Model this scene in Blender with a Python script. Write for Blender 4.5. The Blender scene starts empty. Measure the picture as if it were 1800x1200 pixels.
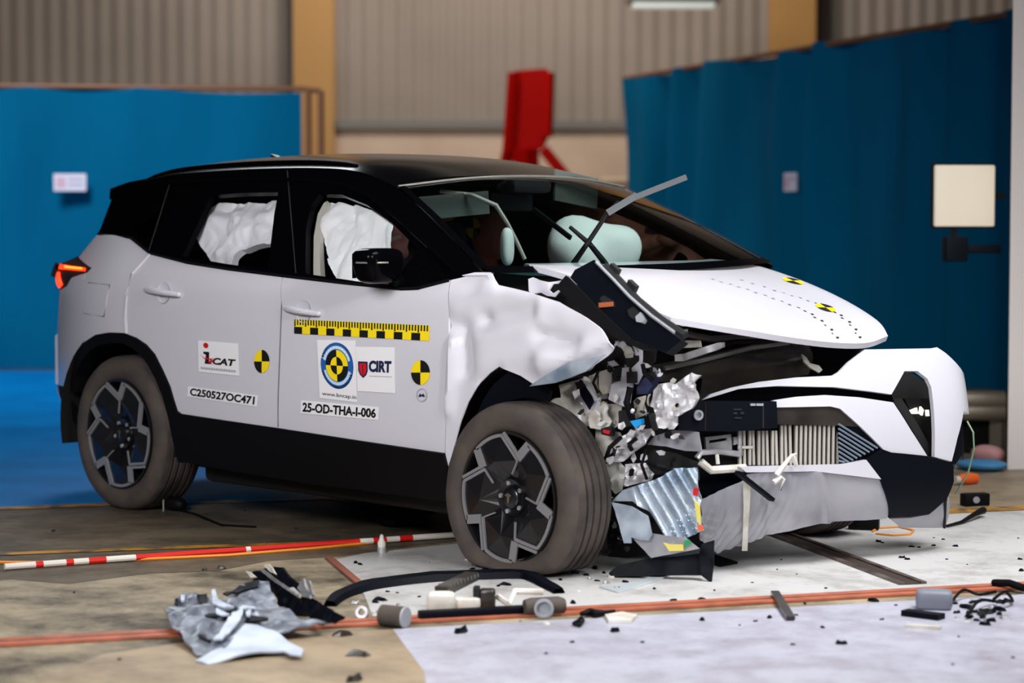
import bpy, bmesh, math, random
from mathutils import Vector, Matrix, noise
from mathutils.geometry import tessellate_polygon
S = bpy.context.scene
COL = S.collection
V = Vector
rnd = random.Random(7)
PI = math.pi

# ------------------------------------------------------------------ camera
CAM = V((8.827, -6.057, 1.377)); YAW = -0.791; PIT = 0.0546; FPX = 3929.0
cd = bpy.data.cameras.new('camera'); cam = bpy.data.objects.new('camera', cd); COL.objects.link(cam)
cam.location = CAM; cam.rotation_euler = (PI/2 - PIT, 0, -YAW)
cd.sensor_width = 36; cd.lens = FPX/1800*36; cd.clip_end = 200
cd.dof.use_dof = True; cd.dof.focus_distance = 9.2; cd.dof.aperture_fstop = 1.7
S.camera = cam

# ------------------------------------------------------------------ light, exposure
S.view_settings.view_transform = 'Standard'; S.view_settings.look = 'None'
S.view_settings.gamma = 1; S.view_settings.exposure = 0.0; S.view_settings.use_curve_mapping = False
w = bpy.data.worlds.new('world'); S.world = w; w.use_nodes = True
w.node_tree.nodes['Background'].inputs[0].default_value = (.80, .88, 1, 1)
w.node_tree.nodes['Background'].inputs[1].default_value = .07
def area(name, loc, target, sx, sy, power, col=(1, 1, 1), spread=180):
    l = bpy.data.lights.new(name, 'AREA'); l.shape = 'RECTANGLE'; l.size = sx; l.size_y = sy; l.energy = power; l.color = col; l.spread = math.radians(spread)
    o = bpy.data.objects.new(name, l); COL.objects.link(o); o.location = loc
    o.rotation_euler = (V(target)-V(loc)).to_track_quat('-Z', 'Y').to_euler()
    return o
area('flood_front', (5.2, 1.4, 5.2), (3.5, .9, .5), 2.6, 2.6, 138, (.97, .98, 1), 95)
area('flood_side', (5.0, -6.4, 3.6), (1.4, 0, .9), 2.4, 1.8, 66, (1, .97, 1), 70)
area('flood_camera_right', (8.0, -1.2, 3.6), (3.4, 1.0, .5), 1.6, 1.6, 13, (.97, .98, 1), 60)
area('hall_lamp_left', (-5.0, 1.0, 6.0), (-9, 6.5, .8), 2, 2, 210, (.9, .97, 1), 110)
area('hall_lamp_back', (-9.0, 11.0, 8.0), (-12.5, 15.2, 3.5), 3, 3, 600, (1, .92, .84))

area('fill_foreground', (4.6, -2.6, 3.4), (4.7, -2.4, 0), 1.6, 1.6, 40, (1, .98, .92), 90)  # added unseen fill that lightens the floor nearest the camera
area('fill_cabin', (7.6, -1.6, 2.7), (1.5, 1.0, 1.35), .6, .6, 9, (1, .99, .97), 24)  # added narrow fill through the windscreen to lift the dark cabin
area('fill_rear_floor', (-3.6, 3.0, 4.6), (-1.4, .6, .2), 1.6, 1.6, 34, (.94, .98, 1), 110)  # added unseen fill to brighten the blue floor beside the tail

# ------------------------------------------------------------------ pixel <-> world (1800 x 1200)
FW = V((math.sin(YAW)*math.cos(PIT), math.cos(YAW)*math.cos(PIT), -math.sin(PIT)))
RT = V((math.cos(YAW), -math.sin(YAW), 0)); UP = RT.cross(FW)
def ray(px, py): return FW + RT*((px-900)/FPX) - UP*((py-600)/FPX)
def at_depth(px, py, d): return CAM + ray(px, py)*d
def on_y(px, py, y): r = ray(px, py); return CAM + r*((y-CAM.y)/r.y)
def on_x(px, py, x): r = ray(px, py); return CAM + r*((x-CAM.x)/r.x)
def on_z(px, py, z=0.): r = ray(px, py); return CAM + r*((z-CAM.z)/r.z)
def hit(px, py, F, t0=4.5, t1=15.0, n=160):
    r = ray(px, py); pf = F(CAM+r*t0); best = (abs(pf), t0); a = t0
    for i in range(1, n+1):
        t = t0+(t1-t0)*i/n; f = F(CAM+r*t)
        if abs(f) < best[0]: best = (abs(f), t)
        if pf*f < 0:
            lo, hi = a, t
            for _ in range(40):
                m = (lo+hi)/2
                if F(CAM+r*m)*pf > 0: lo = m
                else: hi = m
            return CAM+r*lo
        pf = f; a = t
    return CAM+r*best[1]

# ------------------------------------------------------------------ materials
def srgb(c):
    return tuple(((x/255)/12.92 if x/255 <= .04045 else ((x/255+.055)/1.055)**2.4) for x in c)
def mat(name, c, rough=.5, metal=0., coat=0., noise_scale=None, c2=None, bump=0., bscale=60., emit=None, spec=.5, contrast=(.35, .65), detail=5, stretch=None, ior=1.5, nrough=.5):
    m = bpy.data.materials.new(name); m.use_nodes = True; nt = m.node_tree; N = nt.nodes; b = N['Principled BSDF']
    col = srgb(c)+(1,)
    b.inputs['Base Color'].default_value = col; b.inputs['Roughness'].default_value = rough; b.inputs['Metallic'].default_value = metal
    b.inputs['Coat Weight'].default_value = coat; b.inputs['Coat Roughness'].default_value = .06
    b.inputs['Specular IOR Level'].default_value = spec; b.inputs['IOR'].default_value = ior
    tc = N.new('ShaderNodeTexCoord'); vec = tc.outputs['Object']
    if stretch:
        mp = N.new('ShaderNodeMapping'); mp.inputs['Scale'].default_value = stretch; nt.links.new(vec, mp.inputs['Vector']); vec = mp.outputs[0]
    if noise_scale:
        n = N.new('ShaderNodeTexNoise'); n.inputs['Scale'].default_value = noise_scale; n.inputs['Detail'].default_value = detail; n.inputs['Roughness'].default_value = nrough
        nt.links.new(vec, n.inputs['Vector'])
        rp = N.new('ShaderNodeValToRGB'); e = rp.color_ramp.elements
        e[0].position = contrast[0]; e[1].position = contrast[1]; e[0].color = srgb(c2)+(1,); e[1].color = col
        nt.links.new(n.outputs['Fac'], rp.inputs['Fac']); nt.links.new(rp.outputs[0], b.inputs['Base Color'])
    if bump:
        n2 = N.new('ShaderNodeTexNoise'); n2.inputs['Scale'].default_value = bscale; n2.inputs['Detail'].default_value = 4
        nt.links.new(vec, n2.inputs['Vector'])
        bp = N.new('ShaderNodeBump'); bp.inputs['Strength'].default_value = bump; bp.inputs['Distance'].default_value = .01
        nt.links.new(n2.outputs['Fac'], bp.inputs['Height']); nt.links.new(bp.outputs[0], b.inputs['Normal'])
    if emit:
        b.inputs['Emission Color'].default_value = srgb(emit[0])+(1,); b.inputs['Emission Strength'].default_value = emit[1]
    return m
def glass_mat(name, tint, ior=1.45):
    m = bpy.data.materials.new(name); m.use_nodes = True; nt = m.node_tree; N = nt.nodes
    for n in list(N): N.remove(n)
    out = N.new('ShaderNodeOutputMaterial'); tr = N.new('ShaderNodeBsdfTransparent'); tr.inputs[0].default_value = tint+(1,)
    gl = N.new('ShaderNodeBsdfGlossy'); gl.inputs['Roughness'].default_value = .03
    fr = N.new('ShaderNodeFresnel'); fr.inputs['IOR'].default_value = ior
    mx = N.new('ShaderNodeMixShader')
    nt.links.new(fr.outputs[0], mx.inputs[0]); nt.links.new(tr.outputs[0], mx.inputs[1]); nt.links.new(gl.outputs[0], mx.inputs[2])
    nt.links.new(mx.outputs[0], out.inputs[0]); return m

M = {}
M['paint'] = mat('silver white paint', (212, 211, 219), .28, .0, .6, bump=.02, bscale=3)
M['crumple'] = mat('creased silver white paint', (214, 213, 221), .3, .0, .5, bump=.05, bscale=5)
M['gloss'] = mat('gloss black paint', (4, 4, 6), .16, ior=1.14)
M['plastic'] = mat('black textured plastic', (8, 8, 11), .6, bump=.1, bscale=220, ior=1.25)
M['satin'] = mat('navy black satin plastic', (7, 10, 19), .5, ior=1.2)
M['duct'] = mat('worn black moulded plastic', (30, 28, 27), .28, noise_scale=6, c2=(58, 52, 47), bump=.08, bscale=14)
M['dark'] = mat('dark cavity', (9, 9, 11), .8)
M['rubber'] = mat('tyre rubber', (66, 60, 57), .75, noise_scale=9, c2=(84, 74, 66), bump=.08, bscale=120)
M['tread'] = mat('dusty tread rubber', (86, 76, 70), .85, noise_scale=7, c2=(48, 44, 42), bump=.15, bscale=80)
M['alloy'] = mat('machined alloy', (150, 150, 152), .35, .35)
M['rimblack'] = mat('gloss black alloy', (17, 17, 20), .3, coat=.3)
M['silver'] = mat('silver plastic', (174, 174, 180), .36, .25, noise_scale=5, c2=(154, 154, 162), bump=.05, bscale=9)
M['sheet'] = mat('bluish torn silver plastic', (186, 198, 210), .3, .3, noise_scale=7, c2=(120, 138, 156), bump=.12, bscale=12)
M['white'] = mat('white card', (240, 240, 242), .6)
M['bare'] = mat('bare bent metal', (205, 205, 208), .32, .55, noise_scale=10, c2=(150, 150, 152), bump=.15, bscale=20)
M['cream'] = mat('off white casting', (226, 224, 216), .5, noise_scale=9, c2=(188, 182, 168), bump=.1, bscale=25)
M['chrome'] = mat('chrome', (215, 215, 218), .15, 1.)
M['yellow'] = mat('signal yellow', (250, 222, 20), .55)
M['black'] = mat('black ink', (12, 12, 14), .55)
M['blue'] = mat('logo blue', (35, 95, 170), .5)
M['lblue'] = mat('logo pale blue', (190, 222, 245), .5)
M['navy'] = mat('navy', (26, 34, 70), .5)
M['red'] = mat('red', (205, 24, 32), .45)
M['tail'] = mat('red lamp glow', (255, 40, 10), .3, emit=((255, 48, 12), 3.2))
M['tailhot'] = mat('orange lamp glow', (255, 120, 40), .3, emit=((255, 110, 30), 4.))
M['lamp'] = mat('lamp glow', (255, 250, 225), .3, emit=((255, 246, 215), 1.6))
M['fabric'] = mat('airbag cloth', (250, 249, 250), .8, bump=.3, bscale=35)
M['fabric2'] = mat('silvery airbag cloth', (246, 244, 248), .55, .1, bump=.4, bscale=22)
M['trimcl'] = mat('beige pillar trim', (205, 200, 190), .7)
M['seat'] = mat('dark seat leather', (34, 36, 42), .6, bump=.1, bscale=50)
M['tan'] = mat('tan seat trim', (150, 92, 30), .6)
M['dash'] = mat('dark teal dashboard', (20, 58, 62), .45)
M['dummy'] = mat('pinkish vinyl skin', (206, 140, 130), .6)
M['dummy2'] = mat('brown vinyl skin', (186, 122, 100), .6)
M['shirt'] = mat('dark dummy shirt', (70, 66, 62), .9)
M['glass'] = glass_mat('clear side glass', (.96, .98, .98))
M['wglass'] = glass_mat('green tinted windscreen', (.80, .90, .87), 1.65)
M['privacy'] = glass_mat('dark privacy glass', (.12, .17, .18))
M['bag'] = mat('white airbag', (236, 240, 238), .8, bump=.2, bscale=20)

# ------------------------------------------------------------------ mesh helpers
class MB:
    def __init__(s): s.v = []; s.f = []; s.m = []
    def add(s, vs, fs, mi=0):
        o = len(s.v); s.v += [V(p) for p in vs]
        for f in fs: s.f.append(tuple(i+o for i in f)); s.m.append(mi)
    def box(s, c, size, rot=None, mi=0, bevel=0):
        bm = bmesh.new(); bmesh.ops.create_cube(bm, size=1)
        bmesh.ops.scale(bm, vec=size, verts=bm.verts)
        if bevel: bmesh.ops.bevel(bm, geom=bm.edges[:], offset=bevel, segments=2, affect='EDGES', profile=.5)
        R = rot.to_matrix().to_4x4() if rot is not None and not isinstance(rot, Matrix) else (rot.to_4x4() if rot is not None else Matrix())
        bmesh.ops.transform(bm, matrix=Matrix.Translation(V(c)) @ R, verts=bm.verts)
        bm.verts.index_update(); s.add([v.co.copy() for v in bm.verts], [[v.index for v in f.verts] for f in bm.faces], mi); bm.free()
    def bar(s, a, b, wx, wz, mi=0, up=V((0, 0, 1)), bevel=0):
        a = V(a); b = V(b); d = (b-a); L = d.length; d.normalize()
        x = d.cross(up); x = x.normalized() if x.length > 1e-4 else V((1, 0, 0)); u = x.cross(d)
        R = Matrix((x, d, u)).transposed()
        s.box((a+b)/2, (wx, L, wz), R, mi, bevel)
    def tube(s, pts, r, n=10, mi=0, cap=True):
        pts = [V(p) for p in pts]; rings = []; k = len(pts); up = V((.13, .21, .97))
        for i, p in enumerate(pts):
            d = (pts[min(i+1, k-1)]-pts[max(i-1, 0)]).normalized()
            x = d.cross(up)
            if x.length < .1: x = d.cross(V((1, 0, 0)))
            x.normalize(); y = d.cross(x); rr = r[i] if isinstance(r, (list, tuple)) else r
            rings.append([p+x*math.cos(2*PI*j/n)*rr+y*math.sin(2*PI*j/n)*rr for j in range(n)])
        fs = [(i*n+j, i*n+(j+1) % n, (i+1)*n+(j+1) % n, (i+1)*n+j) for i in range(k-1) for j in range(n)]
        if cap: fs += [tuple(reversed(range(n))), tuple((k-1)*n+j for j in range(n))]
        s.add([q for rg in rings for q in rg], fs, mi)
    def lathe(s, prof, c, axis, n=48, mi=0, post=None, x=None):
        axis = V(axis).normalized(); x = V(x) if x else axis.orthogonal().normalized(); y = axis.cross(x); c = V(c); vs = []
        for (a, r) in prof:
            for j in range(n):
                p = c+axis*a+(x*math.cos(2*PI*j/n)+y*math.sin(2*PI*j/n))*r
                vs.append(post(p) if post else p)
        fs = [(i*n+j, i*n+(j+1) % n, (i+1)*n+(j+1) % n, (i+1)*n+j) for i in range(len(prof)-1) for j in range(n)]
        s.add(vs, fs, mi)
    def grid(s, rows, mi=0):
        n = len(rows[0]); s.add([p for r in rows for p in r], [(i*n+j, i*n+j+1, (i+1)*n+j+1, (i+1)*n+j) for i in range(len(rows)-1) for j in range(n-1)], mi)
    def poly(s, pts, mi=0):
        pts = [V(p) for p in pts]; t = tessellate_polygon([pts]); s.add(pts, [tuple(x) for x in t], mi)
    def prism(s, pts, d, mi=0):
        pts = [V(p) for p in pts]; d = V(d); n = len(pts); t = tessellate_polygon([pts])
        s.add(pts+[p+d for p in pts], [tuple(x) for x in t]+[tuple(i+n for i in reversed(x)) for x in t]+[(i, (i+1) % n, (i+1) % n+n, i+n) for i in range(n)], mi)
    def mirror(s, W):
        m = MB(); m.v = [V((p.x, W-p.y, p.z)) for p in s.v]; m.f = [tuple(reversed(f)) for f in s.f]; m.m = list(s.m); return m
ORG = {}
def build(mb, name, mats, parent=None, angle=35, smooth=True, origin=None, merge=1e-5):
    if parent is None:
        if origin is None:
            xs = [p.x for p in mb.v]; ys = [p.y for p in mb.v]; zs = [p.z for p in mb.v]
            origin = V(((min(xs)+max(xs))/2, (min(ys)+max(ys))/2, min(zs)))
        org = V(origin); loc = org
    else: org = ORG[parent.name]; loc = V((0, 0, 0))
    me = bpy.data.meshes.new(name); me.from_pydata([p-org for p in mb.v], [], mb.f)
    for x in (mats if isinstance(mats, (list, tuple)) else [mats]): me.materials.append(M[x] if isinstance(x, str) else x)
    me.polygons.foreach_set('material_index', mb.m)
    bm = bmesh.new(); bm.from_mesh(me)
    if merge: bmesh.ops.remove_doubles(bm, verts=bm.verts, dist=merge)
    bmesh.ops.recalc_face_normals(bm, faces=bm.faces)
    bm.to_mesh(me); bm.free()
    me.polygons.foreach_set('use_smooth', [smooth]*len(me.polygons))
    if smooth: me.set_sharp_from_angle(angle=math.radians(angle))
    o = bpy.data.objects.new(name, me); COL.objects.link(o); o.location = loc; o.parent = parent; ORG[o.name] = org
    return o
def tag(o, label=None, cat=None, group=None, kind=None):
    if label: o['label'] = label
    if cat: o['category'] = cat
    if group: o['group'] = group
    if kind: o['kind'] = kind
    return o
def empty(name, loc, parent=None):
    o = bpy.data.objects.new(name, None); COL.objects.link(o); o.empty_display_size = .2
    o.location = V(loc)-(ORG[parent.name] if parent else V((0, 0, 0))); o.parent = parent; ORG[o.name] = V(loc); return o

def clip(poly, axis, val, keep):
    out = []; n = len(poly)
    for i in range(n):
        a, b = poly[i], poly[(i+1) % n]; da = (a[axis]-val)*keep; db = (b[axis]-val)*keep
        if da >= 0: out.append(a)
        if (da > 0 and db < 0) or (da < 0 and db > 0):
            t = da/(da-db); out.append((a[0]+(b[0]-a[0])*t, a[1]+(b[1]-a[1])*t))
    return out
def parea(p): return abs(sum(p[i][0]*p[(i+1) % len(p)][1]-p[(i+1) % len(p)][0]*p[i][1] for i in range(len(p))))/2
def gridfill(outer, holes, g):
    loops = [[V((a, b, 0)) for a, b in L] for L in [outer]+holes]
    flat = [p for L in loops for p in L]; tris = [[(flat[i].x, flat[i].y) for i in t] for t in tessellate_polygon(loops)]
    vs = {}; vl = []; fs = []
    def vid(p):
        k = (round(p[0], 5), round(p[1], 5))
        if k not in vs: vs[k] = len(vl); vl.append(p)
        return vs[k]
    cells = {}
    for t in tris:
        if parea(t) < 1e-9: continue
        i0 = math.floor(min(p[0] for p in t)/g); i1 = math.floor(max(p[0] for p in t)/g)
        for i in range(i0, i1+1):
            s1 = clip(clip(t, 0, i*g, 1), 0, (i+1)*g, -1)
            if len(s1) < 3: continue
            j0 = math.floor(min(p[1] for p in s1)/g); j1 = math.floor(max(p[1] for p in s1)/g)
            for j in range(j0, j1+1):
                s2 = clip(clip(s1, 1, j*g, 1), 1, (j+1)*g, -1)
                if len(s2) >= 3 and parea(s2) > 1e-10: cells.setdefault((i, j), []).append(s2)
    for (i, j), ps in cells.items():
        if sum(parea(p) for p in ps) > g*g*.9995: ps = [[(i*g, j*g), ((i+1)*g, j*g), ((i+1)*g, (j+1)*g), (i*g, (j+1)*g)]]
        for p in ps:
            ids = []
            for q in p:
                k = vid(q)
                if k not in ids: ids.append(k)
            if len(ids) >= 3: fs.append(tuple(ids))
    return vl, fs
class Surf:
    def __init__(s, F, par, ev): s.F, s.par, s.ev = F, par, ev
    def P(s, px, py): return s.par(hit(px, py, s.F))
    def X(s, px, py): return hit(px, py, s.F)
    def nrm(s, a, b):
        e = 1e-3; t1 = s.ev(a+e, b)-s.ev(a-e, b); t2 = s.ev(a, b+e)-s.ev(a, b-e); n = t1.cross(t2).normalized()
        return n if n.dot(CAM-s.ev(a, b)) > 0 else -n
def panel_mb(px, surf, g=.05, thick=.012, holes=(), relief=None, lift=0., mi=0):
    vl, fs = gridfill([surf.P(*p) for p in px], [[surf.P(*p) for p in h] for h in holes], g)
    pts = []; nr = []
    for a, b in vl:
        n = surf.nrm(a, b); nr.append(n); pts.append(surf.ev(a, b)+n*(lift+(relief(a, b) if relief else 0)))
    mb = MB(); n = len(pts); cnt = {}
    for f in fs:
        for i in range(len(f)):
            e = (f[i], f[(i+1) % len(f)]); cnt[tuple(sorted(e))] = cnt.get(tuple(sorted(e)), 0)+1
    allf = list(fs)
    if thick:
        allf += [tuple(i+n for i in reversed(f)) for f in fs]
        for f in fs:
            for i in range(len(f)):
                a, b = f[i], f[(i+1) % len(f)]
                if cnt[tuple(sorted((a, b)))] == 1: allf.append((b, a, a+n, b+n))
        pts = pts+[p-q*thick for p, q in zip(pts, nr)]
    mb.add(pts, allf, mi); return mb
def panel(name, matn, parent, px, surf, far=False, **k):
    mb = panel_mb(px, surf, **k); o = build(mb, name, matn, parent)
    if far: build(mb.mirror(W), name, matn, parent if far is True else far)
    return o
def segd(p, a, b):
    ax, ay = a; dx, dy = b[0]-ax, b[1]-ay; L = dx*dx+dy*dy; t = max(0, min(1, ((p[0]-ax)*dx+(p[1]-ay)*dy)/L)) if L else 0
    return math.hypot(p[0]-ax-dx*t, p[1]-ay-dy*t)
def creases(surf, lst, nz=0., ns=6., seed=0):
    L = [(surf.P(*a), surf.P(*b), am, wd) for a, b, am, wd in lst]
    def f(a, b):
        s = .75*sum(am*math.exp(-(segd((a, b), p, q)/wd)**2) for p, q, am, wd in L)
        if nz: s += nz*noise.noise(V((a*ns, b*ns, seed)))+nz*.5*abs(noise.noise(V((a*ns*2.3, b*ns*2.3, seed+4))))
        return s
    return f
def smooth_curve(pts, n):
    pts = [V(p) for p in pts]; k = len(pts)-1; out = []
    for i in range(n):
        t = i/(n-1)*k; j = min(int(t), k-1); u = t-j
        p0, p1, p2, p3 = pts[max(j-1, 0)], pts[j], pts[j+1], pts[min(j+2, k)]
        out.append(.5*((2*p1)+(p2-p0)*u+(2*p0-5*p1+4*p2-p3)*u*u+(3*p1-p0-3*p2+p3)*u**3))
    return out
def coons(c0, c1, d0, d1, nu, nv, bump=None):
    c0, c1 = smooth_curve(c0, nu), smooth_curve(c1, nu); d0, d1 = smooth_curve(d0, nv), smooth_curve(d1, nv); rows = []
    for j in range(nv):
        v = j/(nv-1); r = []
        for i in range(nu):
            u = i/(nu-1)
            p = c0[i]*(1-v)+c1[i]*v+d0[j]*(1-u)+d1[j]*u-(c0[0]*(1-u)*(1-v)+c0[-1]*u*(1-v)+c1[0]*(1-u)*v+c1[-1]*u*v)
            if bump: p = p+bump(u, v)
            r.append(p)
        rows.append(r)
    return rows
def thick_grid(rows, d):
    mb = MB(); d = V(d); n = len(rows[0]); m = len(rows); mb.grid(rows); mb.grid([[p+d for p in r] for r in rows])
    per = [rows[0][j] for j in range(n)]+[rows[i][-1] for i in range(1, m)]+[rows[-1][j] for j in range(n-2, -1, -1)]+[rows[i][0] for i in range(m-2, 0, -1)]
    k = len(per); mb.add(per+[p+d for p in per], [(i, (i+1) % k, (i+1) % k+k, i+k) for i in range(k)]); return mb

# ------------------------------------------------------------------ the hall
def floor_poly(mb, px, z, mi): mb.poly([V((p.x, p.y, z)) for p in [on_z(*q) for q in px]], mi)
M['conc'] = mat('stained concrete', (170, 156, 130), .5, noise_scale=1.6, c2=(66, 59, 48), bump=.2, bscale=30, contrast=(.38, .60), detail=14, spec=.25, nrough=.74)
M['bluefloor'] = mat('blue painted floor', (0, 138, 220), .5, noise_scale=2, c2=(0, 118, 192), contrast=(.3, .7), spec=.15)
M['whitefloor'] = mat('scuffed white painted plate', (198, 196, 194), .42, noise_scale=3.2, c2=(152, 148, 142), contrast=(.32, .52), nrough=.74, detail=14, bump=.05, bscale=20)
M['greyfloor'] = mat('pale blue grey painted plate', (184, 184, 198), .36, noise_scale=3.4, c2=(142, 134, 146), contrast=(.32, .56), nrough=.76, detail=14, bump=.05, bscale=20)
M['beigefloor'] = mat('beige concrete', (160, 141, 115), .5, noise_scale=2.5, c2=(104, 90, 72), contrast=(.3, .58), nrough=.74, detail=14, bump=.1, bscale=30)
M['yline'] = mat('worn yellow floor line', (190, 132, 34), .5, noise_scale=9, c2=(96, 80, 52), contrast=(.38, .56))
M['oline'] = mat('worn orange floor line', (214, 96, 40), .5, noise_scale=14, c2=(150, 90, 60), contrast=(.3, .5))
M['darkconc'] = mat('dark mottled concrete', (112, 100, 82), .55, noise_scale=1.6, c2=(54, 48, 38), bump=.2, bscale=30, contrast=(.36, .60), detail=14, spec=.25, nrough=.74)  # darker mottled concrete between the blue floor and the pole
fl = MB(); fl.add([(-45, -14, 0), (18, -14, 0), (18, 60, 0), (-45, 60, 0)], [(0, 1, 2, 3)], 0)
floor_poly(fl, [(-500, 900), (0, 894), (180, 887), (420, 881), (583, 875), (800, 866), (1000, 857), (1000, 660), (-900, 640)], .002, 1)
floor_poly(fl, [(590, 984), (640, 973), (760, 960), (1100, 928), (1500, 912), (1662, 904), (2100, 884), (2100, 1013), (1800, 1028), (1230, 1057), (980, 1069), (720, 1082), (655, 1084), (640, 1045)], .002, 2)
floor_poly(fl, [(690, 1106), (980, 1090), (1240, 1076), (1800, 1045), (2200, 1025), (2200, 1500), (800, 1500), (745, 1180)], .002, 3)
floor_poly(fl, [(180, 1150), (330, 1128), (560, 1112), (690, 1106), (745, 1180), (800, 1500), (-300, 1500), (60, 1200)], .0015, 4)
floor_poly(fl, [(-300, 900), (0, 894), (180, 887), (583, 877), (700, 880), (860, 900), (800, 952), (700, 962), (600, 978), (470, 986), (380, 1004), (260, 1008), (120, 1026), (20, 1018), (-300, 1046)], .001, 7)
floor_poly(fl, [(1640, 845), (1720, 836), (1800, 822), (2100, 790), (2100, 884), (1662, 904)], .0015, 4)
floor_poly(fl, [(-300, 906), (0, 897), (180, 890), (420, 884), (583, 878), (583, 874), (420, 880), (180, 885), (0, 892), (-300, 901)], .004, 5)
floor_poly(fl, [(583, 874), (640, 882), (693, 889), (690, 896), (640, 889), (583, 879)], .004, 6)
floor_poly(fl, [(-300, 994), (0, 977), (300, 966), (560, 957), (800, 945), (800, 942), (560, 953), (300, 961), (0, 972), (-300, 988)], .004, 5)
floor_poly(fl, [(1600, 908), (1662, 903), (1800, 897), (2000, 889), (2000, 879), (1800, 889), (1665, 896), (1600, 900)], .004, 5)
floor = build(fl, 'floor', ['conc', 'bluefloor', 'whitefloor', 'greyfloor', 'beigefloor', 'yline', 'oline', 'darkconc'], smooth=False, origin=(0, 0, 0), merge=0); tag(floor, kind='structure')

M['wallmetal'] = mat('grey corrugated cladding', (140, 127, 116), .6, noise_scale=.6, c2=(130, 117, 106))
M['dado'] = mat('cream plaster', (192, 168, 148), .8, noise_scale=1.5, c2=(180, 156, 136))
M['column'] = mat('ochre painted steel', (168, 124, 66), .6)
WD = 30.0
WH = V((FW.x, FW.y, 0)).normalized()
def wallp(px, z, d=WD):
    r = ray(px, 600); p = CAM+r*d; return V((p.x, p.y, z))
zd = at_depth(850, 228, WD).z
mb = MB(); prof = []
nr_ = 110; xa, xb = -700, 2500
for i in range(nr_*4+1):
    t = i/(nr_*4); ph = i % 4; prof.append(wallp(xa+(xb-xa)*t, 0, WD)+(-WH*.02 if ph in (1, 2) else V((0, 0, 0))))
mb.grid([[V((p.x, p.y, z)) for p in prof] for z in (zd, 9.0)])
tag(build(mb, 'wall_back', 'wallmetal', smooth=False), kind='structure')
mb = MB(); a, b = wallp(-700, 0, WD-.12), wallp(2500, 0, WD-.12)
mb.prism([a, b, V((b.x, b.y, zd)), V((a.x, a.y, zd))], WH*.3)
tag(build(mb, 'wall_back_plinth', 'dado', smooth=False), kind='structure')
mb = MB(); mb.bar(V((a.x, a.y, zd+.05))-WH*.02, V((b.x, b.y, zd+.05))-WH*.02, .16, .1)
M['flash'] = mat('grey flashing', (104, 102, 96), .5)
tag(build(mb, 'trim_1', 'flash', smooth=False), kind='structure')
mb = MB(); mb.bar(at_depth(800, 262, WD-.2), at_depth(985, 262, WD-.2), .06, .09)
tag(build(mb, 'wall_conduit', 'flash'), 'grey conduit strip running along the cream plinth behind the red stand', 'conduit')
def column(pxa, pxb, lab):
    mb = MB(); a, b = wallp(pxa, 0, WD-.5), wallp(pxb, 0, WD-.5); w_ = (b-a); u = w_.normalized(); L = w_.length
    for off, dep in ((0, .03), (.30, .03)):
        mb.prism([a+WH*off, b+WH*off, b+WH*(off+dep), a+WH*(off+dep)], (0, 0, 9))
    m_ = (a+b)/2; mb.prism([m_-u*.02+WH*.03, m_+u*.02+WH*.03, m_+u*.02+WH*.3, m_-u*.02+WH*.3], (0, 0, 9))
    mb.prism([a-u*.05-WH*.05, b+u*.05-WH*.05, b+u*.05+WH*.4, a-u*.05+WH*.4], (0, 0, .03))
    return tag(build(mb, 'steel_column', 'column', smooth=False), lab, 'column', 'ochre steel columns along the back wall')
column(518, 588, 'ochre steel column rising behind the end of the left blue curtain')
column(1352, 1430, 'ochre steel column rising above the right dark blue curtain')
# ceiling lamp / wall fittings at the top edge
mb = MB(); mb.box(V((0, 0, 0)), (1.25, .5, .16), None, 0, .02)
def hall_lamp(px, py, lab):
    p = at_depth(px, py, 27); e = empty('bay_light', p)
    tag(e, lab, 'lamp')
    m1 = MB(); R = Matrix.Rotation(-YAW, 3, 'Z'); m1.box(p+V((0, 0, .06)), (1.12, .42, .14), R, 0, .02); build(m1, 'housing', 'flash', e)
    m2 = MB(); m2.box(p-V((0, 0, .03)), (.98, .36, .05), R, 0, .01); build(m2, 'diffuser', 'lampd', e)
    for s in (-.4, .4):
        m3 = MB(); m3.tube([p+R@V((s, 0, .1)), p+R@V((s, 0, 1.6))], .012); build(m3, 'hanger', 'flash', e)
M['lampd'] = mat('lamp diffuser', (230, 236, 230), .4, emit=((225, 232, 225), .5))
hall_lamp(1183, 5, 'pale hanging bay light above the right end of the back wall')
# roof of the hall
M['ceil'] = mat('dim grey roof sheeting', (92, 88, 84), .8, spec=.1)
mb = MB(); mb.add([(-45, -14, 8.9), (18, -14, 8.9), (18, 60, 8.9), (-45, 60, 8.9)], [(3, 2, 1, 0)])
for k in range(22):
    p = CAM+WH*(k*2.0-6); a_, b_ = p-RT*16, p+RT*16; a_.z = b_.z = 8.75; mb.bar(a_, b_, .12, .25)
tag(build(mb, 'ceiling', 'ceil', smooth=False), kind='structure')
# red stand
M['redsteel'] = mat('red painted steel', (150, 6, 2), .6, spec=.05)
d = 26.0
e = empty('hydraulic_stand', V((*at_depth(935, 300, d).xy, 0)))
tag(e, 'tall red steel stand with splayed braces by the back wall', 'stand')
def red(px): return [at_depth(x, y, d) for x, y in px]
mb = MB(); mb.prism(red([(905, 124), (960, 120), (973, 135), (970, 230), (955, 262), (890, 262), (897, 200)]), WH*.25); build(mb, 'mast_housing', 'redsteel', e, smooth=False)
mb = MB(); mb.bar(red([(903, 128)])[0]-WH*.05, red([(893, 270)])[0]-WH*.05, .1, .1); mb.bar(red([(965, 128)])[0]-WH*.05, red([(962, 240)])[0]-WH*.05, .1, .1); build(mb, 'side_rail', 'redsteel', e, smooth=False)
mb = MB(); q = at_depth(925, 262, d-.1); mb.bar(q, V((q.x, q.y, .05)), .22, .2); build(mb, 'mast', 'redsteel', e, smooth=False)
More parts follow.
